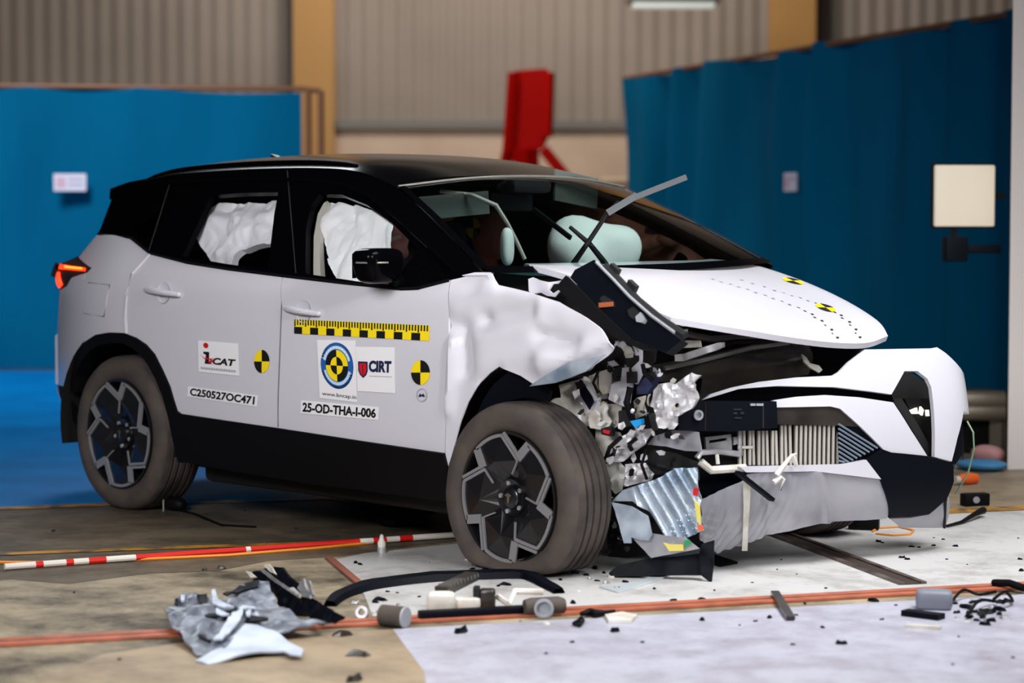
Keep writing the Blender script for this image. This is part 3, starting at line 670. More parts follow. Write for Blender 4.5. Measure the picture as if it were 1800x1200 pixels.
def hood_tape(name, px, step, wd, mt, skew=0):
    pts = [huv(*p) for p in px]; mb = MB(); L = []
    for i in range(len(pts)-1):
        for k in range(12): L.append((pts[i][0]+(pts[i+1][0]-pts[i][0])*k/12, pts[i][1]+(pts[i+1][1]-pts[i][1])*k/12))
    acc = 0; last = hat(*L[0]); on = 0; k = 0
    for q in L[1:]:
        p = hat(*q); acc += (p-last).length
        if acc > step:
            acc = 0; k += 1; dirv = (p-last); dirv = dirv.normalized(); side_ = V((0, 0, 1)).cross(dirv).normalized()
            o = side_*(wd*.5*(1 if k % 2 else -1)); mb.add([p+o-dirv*wd*.5-side_*wd*.4, p+o+dirv*wd*.5-side_*wd*.4, p+o+dirv*wd*.5+side_*wd*.4, p+o-dirv*wd*.5+side_*wd*.4], [(0, 1, 2, 3)])
        last = p
    return build(mb, name, mt, hood, smooth=False)
hood_tape('dotted_tape', [(1235, 486), (1330, 515), (1415, 545), (1450, 568), (1473, 597)], .034, .014, 'black')
hood_tape('dotted_tape', [(1283, 486), (1360, 510), (1420, 528), (1470, 548), (1495, 570), (1509, 596)], .034, .014, 'black')
def hood_target(px, py, lab):
    u, v = huv(px, py); c = hat(u, v, .003); ax = (hat(u+.02, v)-hat(u-.02, v)).normalized(); ay = (hat(u, v+.02)-hat(u, v-.02)).normalized(); mb = MB(); R_ = .05
    for k in range(4):
        pts = [c]+[c+ax*R_*math.cos(k*PI/2+i*PI/16)+ay*R_*math.sin(k*PI/2+i*PI/16) for i in range(9)]; mb.add(pts, [tuple(range(10))], k % 2)
    build(mb, 'target_sticker', ['yellow', 'black'], hood, smooth=False)
hood_target(1394, 493, ''); hood_target(1450, 540, '')

# ---- front bumper
bump_e = empty('front_bumper', (3.4, 1.0, .2), P_)
def B(name, mt, px, s=fas, **k): k.setdefault('g', .05); k.setdefault('thick', .02); return panel(name, mt, bump_e, px, s, **k)
UPB = [(1520, 614), (1580, 613), (1637, 612), (1647, 610), (1662, 620), (1680, 637), (1694, 657), (1703, 675), (1704, 690), (1694, 722), (1683, 770), (1673, 811), (1643, 803), (1643, 747), (1637, 680), (1630, 665), (1613, 652), (1590, 652), (1567, 693), (1533, 688), (1467, 680), (1367, 678), (1300, 683), (1237, 702), (1250, 692), (1285, 681), (1333, 671), (1400, 663), (1463, 660), (1477, 652), (1493, 635)]
B('upper_cover', 'paint', UPB, g=.03)
B('lower_cover', 'paint', [(1360, 703), (1400, 697), (1450, 694), (1510, 698), (1570, 707), (1602, 757), (1630, 801), (1590, 797), (1567, 795), (1553, 790), (1513, 750), (1477, 718), (1460, 714), (1360, 716)], g=.03)
B('light_bar', 'gloss', [(1237, 703), (1300, 683), (1367, 678), (1467, 680), (1533, 688), (1567, 693), (1572, 707), (1510, 698), (1450, 694), (1400, 697), (1362, 704), (1300, 706)], fascia(-.02))
B('grille_surround', 'duct', [(1340, 715), (1460, 714), (1477, 718), (1513, 750), (1475, 748), (1340, 745)], fascia(-.008))
B('corner_grille', 'satin', [(1473, 746), (1512, 749), (1550, 789), (1523, 807), (1476, 816)], fascia(-.012))
mb = MB()
for k in range(9):
    y_ = 749+k*8; A_ = (1474, y_-4); L_ = 14+k*9; Bx = (1474+min(72-k*4.5, 40+k*8), y_+min(38, 60-k*2.5)-4)
    f2 = fascia(.002); p, q = f2.X(*A_), f2.X(1474+(68-k*7.2), min(y_+.62*(68-k*7.2)-4, 812)); mb.tube([p, q], .0045, 6)
M['ribs'] = mat('blue grey rib', (120, 134, 150), .35, .3)
build(mb, 'corner_ribs', 'ribs', bump_e)
B('grille_backing', 'dark', [(1230, 745), (1476, 745), (1476, 818), (1290, 822), (1230, 818)], fascia(-.07))
M['slat'] = mat('pale satin slat', (206, 200, 190), .3, .35)
mb = MB(); n_ = 22
for k in range(n_):
    px = 1302+k*(1472-1302)/(n_-1)
    p, q = fascia(-.03).X(px, 747 if k > 8 else 757), fascia(-.03).X(px-1, 817); wob = V((rnd.uniform(-.012, .004)*(k < 12), 0, 0)); mb.bar(p+wob, q+wob*.3, .010, .022, up=V((1, -.7, 0)))
build(mb, 'grille_slats', 'slat', bump_e, smooth=False)
B('chin_strip', 'paint', [(1300, 820), (1400, 818), (1476, 816), (1523, 808), (1549, 842), (1500, 836), (1433, 828), (1312, 830)], fascia(.01))
SKID = [(1230, 880), (1307, 844), (1316, 833), (1345, 828), (1433, 828), (1500, 835), (1548, 841), (1557, 870), (1564, 900), (1558, 911), (1520, 914), (1453, 917), (1367, 937), (1310, 955), (1260, 972), (1230, 948)]
rs = creases(fas, [((1435, 830), (1455, 915), .02, .02), ((1300, 850), (1305, 950), .015, .02), ((1340, 860), (1350, 940), -.015, .02), ((1270, 870), (1275, 955), -.012, .02), ((1380, 840), (1390, 930), .008, .03)], .004, 7, 3)
rs0 = rs; fl0, fl1 = fas.P(1235, 900)[0], fas.P(1440, 880)[0]
rs = lambda a, b: rs0(a, b)+.005*math.sin((a-.25*b)*2*PI/.034)*max(0, min(1, (fl1-a)/(fl1-fl0)*1.4))*(.6+.8*noise.noise(V((a*8, b*5, 2))))
B('skid_plate', 'silver', SKID, g=.008, relief=rs, thick=.008)
B('lower_corner', 'satin', [(1523, 808), (1553, 790), (1567, 795), (1630, 802), (1675, 813), (1677, 845), (1664, 877), (1633, 903), (1600, 908), (1563, 909), (1563, 896), (1553, 857), (1547, 840)], fascia(.008), g=.03)
B('lower_lip', 'silver', [(1563, 911), (1600, 910), (1633, 904), (1668, 872), (1660, 927), (1583, 927)], fascia(-.01), g=.03)
B('lamp_cavity', 'dark', [(1560, 700), (1590, 648), (1640, 660), (1650, 812), (1625, 804)], fascia(-.16), thick=.01)
B('cavity_wall', 'dark', [(1567, 700), (1585, 700), (1645, 805), (1630, 801)], fascia(-.05), thick=.10)
B('headlamp', 'dark', [(1590, 700), (1640, 700), (1643, 790), (1622, 780)], fascia(-.11), thick=.03)
B('lamp_lens', 'lamp', [(1600, 721), (1612, 716), (1614, 727), (1604, 727)], fascia(-.10), thick=.02)
B('lamp_lens', 'lamp', [(1619, 714), (1624, 720), (1622, 730), (1617, 726)], fascia(-.10), thick=.02)
B('lamp_lens', 'lamp', [(1629, 720), (1633, 720), (1634, 731), (1630, 731)], fascia(-.10), thick=.02)
B('torn_liner', 'satin', [(1690, 725), (1704, 735), (1708, 760), (1690, 800), (1674, 822), (1674, 812), (1684, 770)], fascia(-.03), g=.03, thick=.012)
mb = MB(); mb.tube([fas.X(1676, 815), fas.X(1672, 845), fas.X(1662, 880), fas.X(1660, 927)], .006, 8); build(mb, 'edge_strip', 'dark', bump_e)
mb = MB(); q = fas.X(1700, 740); mb.tube([q, on_y(1711, 760, q.y), on_y(1712, 790, q.y), on_y(1702, 830, q.y+.02), on_y(1680, 868, q.y+.03)], .004, 6)
M['greencable'] = mat('pale green cable', (120, 150, 120), .5)
build(mb, 'loose_cable', 'greencable', bump_e)
# plate bracket
pb = B('plate_bracket', 'satin', [(1208, 709), (1240, 704), (1365, 705), (1367, 752), (1290, 758), (1233, 757), (1193, 756), (1194, 724)], fascia(.03), thick=.03)
M['boss'] = mat('grey boss', (150, 154, 160), .4)
mb = MB(); q = fascia(.035).X(1226, 729); mb.lathe([(0, .001), (.004, .02), (.012, .02), (.012, .012), (.004, .011)], q, (1, -.4, 0), 20); build(mb, 'bracket_boss', 'boss', bump_e)
mb = MB(); f3 = fascia(.034)
for (x0, y0, x1, y1, mi) in ((1320, 709, 1328, 713, 1), (1330, 709, 1342, 713, 1), (1290, 718, 1304, 721, 0), (1290, 724, 1296, 728, 0), (1302, 724, 1308, 728, 0), (1292, 733, 1304, 736, 0), (1341, 706, 1343, 752, 0), (1240, 706, 1241, 756, 0)):
    mb.prism([f3.X(*p) for p in ((x0, y0), (x1, y0), (x1, y1), (x0, y1))], (-.006, 0, 0), mi)
build(mb, 'bracket_print', ['dark', 'boss'], bump_e, smooth=False)
# frayed tape hanging from the skid plate
mb = MB(); f4 = fascia(.03)
mb.grid([[f4.X(1306, 845), f4.X(1320, 845)], [f4.X(1307, 890), f4.X(1318, 890)], [f4.X(1306, 930), f4.X(1315, 930)], [f4.X(1304, 968), f4.X(1314, 968)]]); build(mb, 'hanging_tape', 'cream', bump_e)
for path in ([(1365, 835), (1380, 815), (1392, 800), (1400, 797)], [(1392, 800), (1398, 812), (1400, 820)], [(1360, 848), (1372, 838), (1378, 842), (1372, 862)]):
    mb = MB(); mb.tube([fascia(.05).X(*p) for p in path], [.012, .010, .007, .003][:len(path)], 7); build(mb, 'frayed_strap', 'cream', bump_e)
mb = MB(); mb.bar(fascia(.06).X(1296, 830), fascia(.03).X(1357, 878), .03, .014); build(mb, 'broken_trim', 'satin', bump_e)

# ------------------------------------------------------------------ wheels
def make_wheel(name, c, r, parent, spin=0., label=None, wt=.235, flip=False):
    cx, cy, cz = c; e = empty(name, c, parent)
    if label: e['label'] = label
    sgn = -1 if flip else 1; ax = V((0, sgn, 0))
    def post(p):
        q = V(p); d = -.0
        if q.z < .10:
            t = (.10-q.z)/.10; mid = (q.y-cy)*sgn; sq = max(0, r-cz)
            q.z = .002+.5*(q.z+math.sqrt(q.z*q.z+(.55*sq)**2)) if sq > .004 else max(q.z, .002)
            if r > cz+.02: q.y += sgn*(-.018 if mid < .05 else (.018 if mid > wt-.05 else 0))*min(1, t)
        return q
    k = r/.376; R = .262
    pr = [(.03, R-.012), (.012, R), (.004, R+.012), (-.006, R+.03), (-.010, .315*k), (-.006, .338*k), (.004, .356*k), (.02, .369*k)]
    tr = [(.02, .369*k), (.034, .374*k)]
    for g_ in (.062, .098, .137, .173): tr += [(g_-.007, .376*k), (g_-.0055, .368*k), (g_+.0055, .368*k), (g_+.007, .376*k)]
    tr += [(wt-.034, .374*k), (wt-.02, .369*k)]
    pr2 = [(wt-a, q) for a, q in reversed(pr)]
    mb = MB(); mb.lathe(pr, c, ax, 96, 0, post, (1, 0, 0)); mb.lathe(tr, c, ax, 96, 1, post, (1, 0, 0)); mb.lathe(pr2, c, ax, 96, 0, post, (1, 0, 0))
    build(mb, 'tyre', ['rubber', 'tread'], e, angle=50)
    mb = MB(); mb.lathe([(.012, R), (.0, R-.002), (.002, R-.012), (.02, R-.02), (.10, R-.03), (wt-.02, R-.02), (wt-.01, R)], c, ax, 64, 0, None, (1, 0, 0)); build(mb, 'rim_barrel', 'rimblack', e)
    mb = MB(); mb.lathe([(.12, .16), (.12, .02)], c, ax, 40, 0, None, (1, 0, 0)); mb.lathe([(.15, R-.03), (.15, .01)], c, ax, 40, 1, None, (1, 0, 0)); build(mb, 'brake_disc', ['bare', 'dark'], e)
    C = V(c); P = lambda a, rr, d=0.: C+V((math.cos(a)*rr, 0, math.sin(a)*rr))+ax*d
    R0 = .246; face = MB(); sil = MB(); rad = math.radians
    for s_ in range(5):
        th = rad(72*s_+spin); vtx = P(th, .66*R0, .006); a1 = P(th+rad(28), R0, .004); arcs = [P(th+rad(28+36*i/6), R0, .004) for i in range(7)]; v2 = P(th+rad(72), .66*R0, .006); hubr = [P(th+rad(72*i/6), .075, .035) for i in range(7)]
        midr = P(th+rad(46), .62*R0, -.006); lo = [P(th+rad(28+36*i/6), R0, .03) for i in range(7)]
        face.add([vtx]+arcs+[v2]+hubr[::-1]+[midr], [(0, 1, 16), (1, 2, 16), (2, 3, 16), (3, 4, 16), (4, 5, 16), (5, 6, 16), (6, 7, 16), (7, 8, 16), (8, 9, 16), (9, 10, 16), (10, 11, 16), (11, 12, 16), (12, 13, 16), (13, 14, 16), (14, 15, 16), (15, 0, 16)])
        for p, q in ((vtx, a1), (arcs[-1], v2)): face.add([p, q, q+ax*.05, p+ax*.05], [(0, 1, 2, 3)])
        def strip(p, q, w0, w1, d=.0):
            dr = (q-p).normalized(); n_ = ax.cross(dr).normalized()
            a, b_, c2_, d2 = p+n_*w0, q+n_*w0, q+n_*w1, p+n_*w1; o_ = -ax*.008
            sil.add([a+o_, b_+o_, c2_+o_, d2+o_, a, b_, c2_, d2], [(0, 1, 2, 3), (0, 4, 5, 1), (1, 5, 6, 2), (2, 6, 7, 3), (3, 7, 4, 0)])
        strip(vtx, a1, -.006, .006); strip(vtx, a1, .010, .022)
        strip(P(th, .70*R0, .004), P(th-rad(8), R0, .004), -.018, .018)
        strip(vtx, P(th+rad(8), .40*R0, .012), -.003, .003)
        for i in range(6): strip(arcs[i], arcs[i+1], -.007, .006)
    build(face, 'spoke_face', 'rimblack', e, smooth=False); build(sil, 'spoke_edge', 'alloy', e, smooth=False)
    mb = MB(); mb.lathe([(.034, .076), (.02, .072), (.026, .058), (.03, .045), (.018, .042), (.012, .034), (.010, .001)], c, ax, 32, 0, None, (1, 0, 0)); build(mb, 'centre_cap', 'rimblack', e)
    mb = MB(); q = P(0, 0, .008)
    mb.prism([q+V((x, 0, z))*.02 for x, z in ((-1, .5), (0, 1), (1, .5), (.35, .2), (.2, -1), (-.2, -1), (-.35, .2))], -ax*.003); build(mb, 'cap_emblem', 'chrome', e, smooth=False)
    for i in range(5):
        mb = MB(); q = P(rad(72*i+36+spin), .058, .03); mb.lathe([(0, .010), (-.012, .009), (-.014, .001)], q, ax, 8, 0, None, (1, 0, 0)); build(mb, 'wheel_nut', 'bare', e)
    return e
make_wheel('front_wheel', (2.662, .012, .294), .374, car, -3, 'front wheel on a flattened dusty tyre', .22)
make_wheel('rear_wheel', (.0, .045, .360), .372, car, 14, 'rear wheel in shade')
for nm, x, z in (('front_wheel', 2.72, .33), ('rear_wheel', 0., .360)):
    make_wheel(nm, (x, W-.045, z), .368, car, 20, None, flip=True)

# ------------------------------------------------------------------ stickers on the doors
def text_polys(txt, shear=0., bold=.0):
    cu = bpy.data.curves.new('t', 'FONT'); cu.body = txt; cu.size = 1; cu.shear = shear; cu.offset = bold; cu.resolution_u = 3
    o = bpy.data.objects.new('t', cu); COL.objects.link(o); bpy.context.view_layer.update()
    me = o.evaluated_get(bpy.context.evaluated_depsgraph_get()).to_mesh()
    vs = [v.co.xy.copy() for v in me.vertices]; fs = [tuple(p.vertices) for p in me.polygons]
    o.to_mesh_clear(); bpy.data.objects.remove(o); bpy.data.curves.remove(cu)
    x0, x1, y0, y1 = min(v.x for v in vs), max(v.x for v in vs), min(v.y for v in vs), max(v.y for v in vs)
    return [((v.x-x0)/(x1-x0), (v.y-y0)/(y1-y0)) for v in vs], fs
class Decal:   # unit square (u right, v up) laid on the door skin
    MATS = ['white', 'black', 'yellow', 'blue', 'lblue', 'red', 'navy', 'greymark']
    def __init__(s, tl, tr, br, bl): s.q = [side.P(*p) for p in (tl, tr, br, bl)]; s.mb = MB(); s.h = .003
    def at(s, u, v, h=0.):
        tl, tr, br, bl = s.q; a = [(tl[i]*(1-u)+tr[i]*u)*v+(bl[i]*(1-u)+br[i]*u)*(1-v) for i in (0, 1)]
        return side.ev(*a)+side.nrm(*a)*(s.h+h)
    def card(s, mi=0, n=6):
        for i in range(n):
            for j in range(n): s.mb.add([s.at(x/n, y/n) for x, y in ((i, j), (i+1, j), (i+1, j+1), (i, j+1))], [(0, 1, 2, 3)], mi)
    def poly(s, uv, mi, h=.0015):
        p = [s.at(u, v, h) for u, v in uv]; s.mb.add(p, [tuple(t) for t in tessellate_polygon([[V((u, v, 0)) for u, v in uv]])], mi)
    def rect(s, u0, v0, u1, v1, mi, h=.0015): s.poly([(u0, v0), (u1, v0), (u1, v1), (u0, v1)], mi, h)
    def sector(s, c, ru, rv, a0, a1, mi, h=.0015, r0=0., n=10):
        o = [(c[0]+ru*math.cos(a0+(a1-a0)*i/n), c[1]+rv*math.sin(a0+(a1-a0)*i/n)) for i in range(n+1)]
        inn = [(c[0]+r0*ru*math.cos(a0+(a1-a0)*i/n), c[1]+r0*rv*math.sin(a0+(a1-a0)*i/n)) for i in range(n+1)]
        for i in range(n):
            q = [s.at(*x, h) for x in (inn[i], o[i], o[i+1], inn[i+1])]; s.mb.add(q, [(0, 1, 2, 3)], mi)
    def text(s, txt, u0, v0, u1, v1, mi, h=.002, shear=0., bold=.0):
        vs, fs = text_polys(txt, shear, bold); s.mb.add([s.at(u0+(u1-u0)*a, v0+(v1-v0)*b, h) for a, b in vs], fs, mi)
    def done(s, name, parent): 
        return build(s.mb, name, s.MATS, parent, smooth=False, merge=0)
def target(c, ru, rv, parent):
    d = Decal((c[0]-ru, c[1]-rv), (c[0]+ru, c[1]-rv), (c[0]+ru, c[1]+rv), (c[0]-ru, c[1]+rv))
    for k, mi in enumerate((1, 2, 1, 2)): d.sector((.5, .5), .5, .5, k*PI/2, (k+1)*PI/2, mi, 0)
    return d.done('target_sticker', parent)
target((461, 635), 13.5, 20.5, rdoor); target((740, 654.5), 16.5, 21.8, fdoor)
d = Decal((518, 561), (756, 572), (755, 599), (518, 586)); d.card(2, 1); d.mb = MB(); 
for i in range(16): d.rect(i/16, 0, (i+1)/16, .48, 1 if i % 2 == 0 else 2, 0)
for i in range(12): d.rect(i/12, .48, (i+1)/12, 1, 2, 0)
for i in range(48):
    if i % 3 != 2 or True: d.rect((i+.15)/48, .52 if i % 4 == 0 else .62, (i+.62)/48, 1, 1, .001)
d.done('ruler_sticker', fdoor)['label'] = 'yellow and black checked ruler strip'
d = Decal((349, 598), (420, 603.5), (422, 660.5), (350, 653)); d.card()
d.sector((.20, .86), .065, .09, 0, 2*PI, 5); d.poly([(.14, .66), (.28, .66), (.27, .36), (.36, .28), (.16, .28), (.20, .56), (.13, .60)], 1)
d.poly([(.05, .58), (.16, .46), (.36, .46), (.42, .52), (.34, .42), (.16, .42)], 5, .002); d.poly([(.16, .50), (.40, .40), (.30, .30), (.24, .36), (.32, .40)], 5, .0025)
d.text('CAT', .36, .28, .93, .50, 1, .002, .25, .04); d.rect(.06, .10, .92, .13, 7)
for i in range(14): d.rect(.07+i*.062, .13, .11+i*.062, .17, 7, .002)
d.done('sticker', rdoor)['label'] = 'white sticker reading CAT with a red dotted figure'
d = Decal((331.5, 678.5), (455, 695), (453, 714.5), (330, 696.5)); d.card(0, 4); d.text('C250527OC471', .04, .14, .96, .88, 1, .002, 0, .032); d.done('sticker', rdoor)['label'] = 'white strip lettered C250527OC471'
d = Decal((558, 597), (626, 598), (629, 707), (563, 699)); d.card(0); c_ = (.505, .575); ru, rv = .425, .385
d.sector(c_, ru, rv, 0, 2*PI, 3, .0015, .86, 40); d.sector(c_, ru, rv, 0, 2*PI, 4, .0015, .72, 40); d.sector(c_, ru, rv, 0, 2*PI, 3, .001, .66, 40)
for a0, a1 in ((-.28, .28), (PI-.28, PI+.28)): d.sector(c_, ru, rv, a0, a1, 3, .002, .70)
for k, mi in enumerate((2, 1, 2, 1)): d.sector(c_, ru*.68, rv*.68, k*PI/2, (k+1)*PI/2, mi, .0025)
for k, mi in enumerate((1, 2, 1, 2)): d.sector(c_, ru*.38, rv*.38, k*PI/2, (k+1)*PI/2, mi, .003)
for i in range(11): d.sector(c_, ru*.83, rv*.83, PI*.12+i*PI*.07, PI*.12+i*PI*.07+.12, 0, .003, .90, 2)
d.text('www.bncap.in', .08, .035, .98, .115, 1, .002); d.done('sticker', fdoor)['label'] = 'white card with a round blue ringed emblem'
d = Decal((626.5, 609), (695, 610), (696, 691), (629, 687)); d.card(0)
sh = [(.05, .67), (.30, .67), (.30, .46), (.26, .37), (.175, .30), (.09, .37), (.05, .46)]; d.poly(sh, 6); d.poly([(.175+(u-.175)*.72, .49+(v-.49)*.78) for u, v in sh], 5, .002); d.rect(.165, .36, .185, .60, 6, .0025)
d.text('CIRT', .33, .44, .92, .70, 6, .002, .08, .05); d.rect(.33, .345, .92, .36, 7); d.done('sticker', fdoor)['label'] = 'white card lettered CIRT beside a red shield'
d = Decal((530, 703), (667, 715), (666, 738), (529, 726)); d.card(0, 4); d.text('25-OD-THA-I-006', .03, .14, .97, .86, 1, .002, 0, .032); d.done('sticker', fdoor)['label'] = 'white strip lettered 25-OD-THA-I-006'
d = Decal((733, 682), (752, 682), (752, 706), (733, 706)); d.sector((.5, .5), .5, .5, 0, 2*PI, 7, .001, .84, 24); d.poly([(.2, .4), (.35, .62), (.5, .5), (.65, .62), (.8, .4), (.65, .36), (.5, .44), (.35, .36)], 6); d.done('emblem', fdoor)

# ------------------------------------------------------------------ mirrors, wipers, cowl
def superbox(c, s, R=None, n=20, p=.45, tap=0.):
    mb = MB(); rows = []
    sp = lambda t: math.copysign(abs(t)**p, t)
    for i in range(n+1):
        ph = -PI/2+PI*i/n; r = []
        for j in range(2*n+1):
            th = 2*PI*j/(2*n); v = V((sp(math.cos(ph))*sp(math.cos(th))*s[0]/2, sp(math.cos(ph))*sp(math.sin(th))*s[1]/2, sp(math.sin(ph))*s[2]/2))
            k = 1+tap*v.z/s[2]; v.x *= k; v.y *= k
            r.append(V(c)+(R @ v if R else v))
        rows.append(r)
    mb.grid(rows); return mb
def side_mirror(px, py, y, parent, s=1):
    c = on_y(px, py, y); e = MB(); RZ = Matrix.Rotation(.12*s, 3, 'Z')
    o = build(superbox(c, (.13, .215, .145), RZ, 16, .55, .25), 'side_mirror', 'gloss', parent, angle=60)
    mb = MB(); n_ = V((0, -s, 0)); pts = [c+RZ @ V((.073*math.cos(t), -.118*s*math.sin(t), .014)) for t in [PI*.05+i*PI*.5/10 for i in range(11)]]; mb.tube(pts, .004, 6); build(mb, 'indicator_strip', 'chromeedge', parent)
    mb = MB(); mb.tube([c+V((.0, .08*s, -.05)), c+V((.02, .14*s, -.085)), c+V((.03, .22*s, -.10))], [.03, .028, .03], 10); build(mb, 'mirror_arm', 'gloss', parent)
    mb = MB(); mb.grid([[c+RZ @ V((-.067, yy, zz)) for yy in (-.08, .08)] for zz in (-.05, .05)]); build(mb, 'mirror_glass', 'chrome', parent)
side_mirror(664, 467, -.085, fdoor); side_mirror(1217, 437, W+.09, ffd, -1)
panel('mirror_sail', 'gloss', fdoor, [(735, 440), (792, 491), (735, 505), (706, 506), (706, 480)], side, g=.05, lift=.004)

q = hp(1012, 466, .66); d0 = (q-CAM).dot(FW)
w_ = empty('wiper', q, car); w_['label'] = 'wiper sprung up with its blade in the air'
AD = lambda px, py, dd=0.: at_depth(px, py, d0+dd)
mb = MB(); mb.tube([AD(1006, 466), AD(1033, 427, -.02), AD(1070, 371, -.03), AD(1088, 355, -.03)], [.014, .011, .009, .008], 8); build(mb, 'wiper_arm', 'plastic', w_)
M['greyrub'] = mat('grey rubber blade', (58, 63, 66), .6)
mb = MB(); mb.bar(AD(1068, 374, -.04), AD(1120, 343, -.05), .018, .028); mb.bar(AD(1110, 349, -.05), AD(1207, 311, -.08), .012, .024); build(mb, 'wiper_blade', 'greyrub', w_)
w2 = empty('wiper', AD(1058, 452), car)
mb = MB(); mb.tube([AD(1060, 458), AD(1036, 428), AD(1002, 399, .05)], [.013, .011, .008], 8); mb.tube([AD(1060, 458), AD(1072, 476, -.05)], .014, 8); build(mb, 'wiper_arm', 'plastic', w2)
mb = MB(); mb.bar(AD(1003, 418, .1), AD(938, 368, .25), .012, .02); build(mb, 'wiper_blade', 'plastic', w2)

cp = plane(on_y(1090, 530, .17), (.96, .12, 0), (-.10, .30, 1))
cowl = panel('scuttle_panel', 'satin', car, [(1047, 460), (1062, 470), (1100, 512), (1150, 558), (1196, 590), (1168, 613), (1112, 596), (1055, 545), (1003, 494), (1012, 480)], cp, g=.08, thick=.05); cowl['label'] = 'dark plastic panel sprung up on edge'
mb = MB(); mb.tube([cp.X(*p)+V((.0, -.012, .004)) for p in [(1052, 462), (1078, 488), (1110, 522), (1150, 557), (1190, 586)]], .007, 6); build(mb, 'panel_rim', 'boss', cowl)
mb = MB(); mb.tube([cp.X(*p)+V((.0, .0, .0)) for p in [(1064, 468), (1090, 495), (1120, 527), (1160, 560), (1205, 590)]], .016, 6); build(mb, 'panel_edge', 'dark', cowl)
panel('lower_flange', 'plastic', cowl, [(1003, 494), (1055, 545), (1112, 596), (1150, 612), (1130, 614), (1085, 596), (1030, 555), (984, 516)], cp, g=.06, lift=.03, thick=.02)
panel('slot', 'dark', cowl, [(1054, 527), (1062, 521), (1080, 530), (1081, 540), (1060, 538)], cp, g=.06, lift=.003, thick=.003)
M['copper'] = mat('copper connector', (196, 112, 70), .4, .4)
mb = MB(); mb.bar(cp.X(1057, 536)+V((0, -.01, 0)), cp.X(1080, 534)+V((0, -.01, 0)), .012, .018); build(mb, 'connector', 'copper', cowl)
panel('clip', 'dark', cowl, [(1105, 545), (1116, 538), (1130, 552), (1126, 566), (1108, 556)], cp, g=.06, lift=.012, thick=.012)
panel('clip', 'boss', cowl, [(1121, 556), (1130, 548), (1137, 560), (1133, 566), (1122, 565)], cp, g=.06, lift=.02, thick=.02)
for x, y in ((1079, 472), (1110, 501)):
    mb = MB(); mb.bar(cp.X(x-5, y-4), cp.X(x+8, y+8), .02, .03); build(mb, 'tab', 'dark', cowl)
wk = plane(on_y(950, 505, .22), (1, .05, 0), (0, .12, 1))
for px in ([(928, 490), (936, 487), (948, 492), (965, 496), (993, 492), (990, 498), (972, 499), (966, 510), (972, 516), (990, 504), (975, 522), (962, 520), (950, 514), (936, 516), (930, 512)],):
    panel('torn_bracket', 'crumple', car, px, wk, g=.02, thick=.006, relief=lambda a, b: .008*noise.noise(V((a*14, b*14, 3))))
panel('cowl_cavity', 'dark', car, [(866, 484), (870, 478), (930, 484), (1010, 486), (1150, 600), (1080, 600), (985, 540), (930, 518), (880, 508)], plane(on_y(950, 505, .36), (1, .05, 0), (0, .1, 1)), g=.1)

# ------------------------------------------------------------------ the crushed corner
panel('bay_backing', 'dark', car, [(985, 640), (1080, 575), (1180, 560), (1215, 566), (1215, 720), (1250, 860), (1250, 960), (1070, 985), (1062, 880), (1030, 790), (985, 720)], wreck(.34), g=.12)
def cw(L): return [(960+x/6, 560+y/6) for x, y in L]
def cw2(L): return [(960+x/4.617, 740+y/4.617) for x, y in L]
def rough(am, s, sd): return lambda a, b: am*noise.noise(V((a*s, b*s, sd)))+am*.8*abs(noise.noise(V((a*s*2.2, b*s*2.2, sd+3))))
wn = [0]
M['bare_white'] = mat('crumpled pale metal', (222, 221, 224), .4, .25, noise_scale=24, c2=(176, 174, 176), bump=.25, bscale=40)
def piece(name, mt, px, dep=0., am=.008, s=14, th=.008, g=.015):
    wn[0] += 1; o = panel(name, mt, car, px, wreck(dep), g=g, thick=th, relief=rough(am, s, wn[0]*1.7)); return o
piece('strut_tower', 'cream', cw([(130, 700), (310, 650), (330, 780), (430, 950), (470, 960), (440, 1050), (480, 1130), (300, 1150), (230, 1100), (140, 1080), (90, 1000), (90, 850), (150, 830)]), .0, .02, 8, .03)
mb = MB(); q = wreck(-.03).X(980.5, 719); mb.lathe([(.0, .045), (-.012, .04), (-.012, .018), (.006, .016), (.006, .001)], q, (-.3, .95, 0), 24); build(mb, 'strut_mount', 'cream', car)
piece('inner_frame', 'paint', cw([(320, 650), (400, 620), (500, 790), (570, 900), (530, 990), (440, 1010), (370, 900), (300, 770)]), -.02, .012, 8)
piece('seal_strip', 'satin', cw([(310, 700), (360, 640), (480, 820), (500, 880), (455, 960), (330, 760)]), -.045, .004)
piece('torn_plate', 'cream', cw([(370, 640), (540, 570), (545, 760), (585, 820), (560, 900), (500, 800)]), .0, .012)
piece('torn_plate', 'cream', cw([(560, 560), (690, 520), (690, 780), (600, 800), (555, 740)]), -.02, .014)
piece('clip_block', 'dark', cw([(700, 540), (780, 500), (760, 660), (700, 660)]), -.05, .004, th=.03)
piece('torn_tongue', 'paint', cw([(790, 520), (870, 510), (850, 690), (905, 700), (885, 900), (830, 930), (660, 850), (690, 690), (770, 650)]), -.03, .018, 9)
piece('clip_block', 'dark', cw([(850, 560), (930, 560), (930, 680), (850, 680)]), -.07, .004, th=.03)
piece('torn_tongue', 'paint', cw([(910, 520), (990, 440), (985, 310), (1025, 290), (1015, 520), (1050, 560), (965, 690), (940, 690)]), -.03, .012)
piece('reservoir', 'navy', cw([(1050, 600), (1120, 560), (1130, 700), (1070, 790), (960, 800), (960, 700)]), -.02, .012, 8, .05)
piece('torn_plate', 'cream', cw([(970, 830), (1090, 800), (1100, 990), (930, 1060), (930, 870)]), .0, .014)
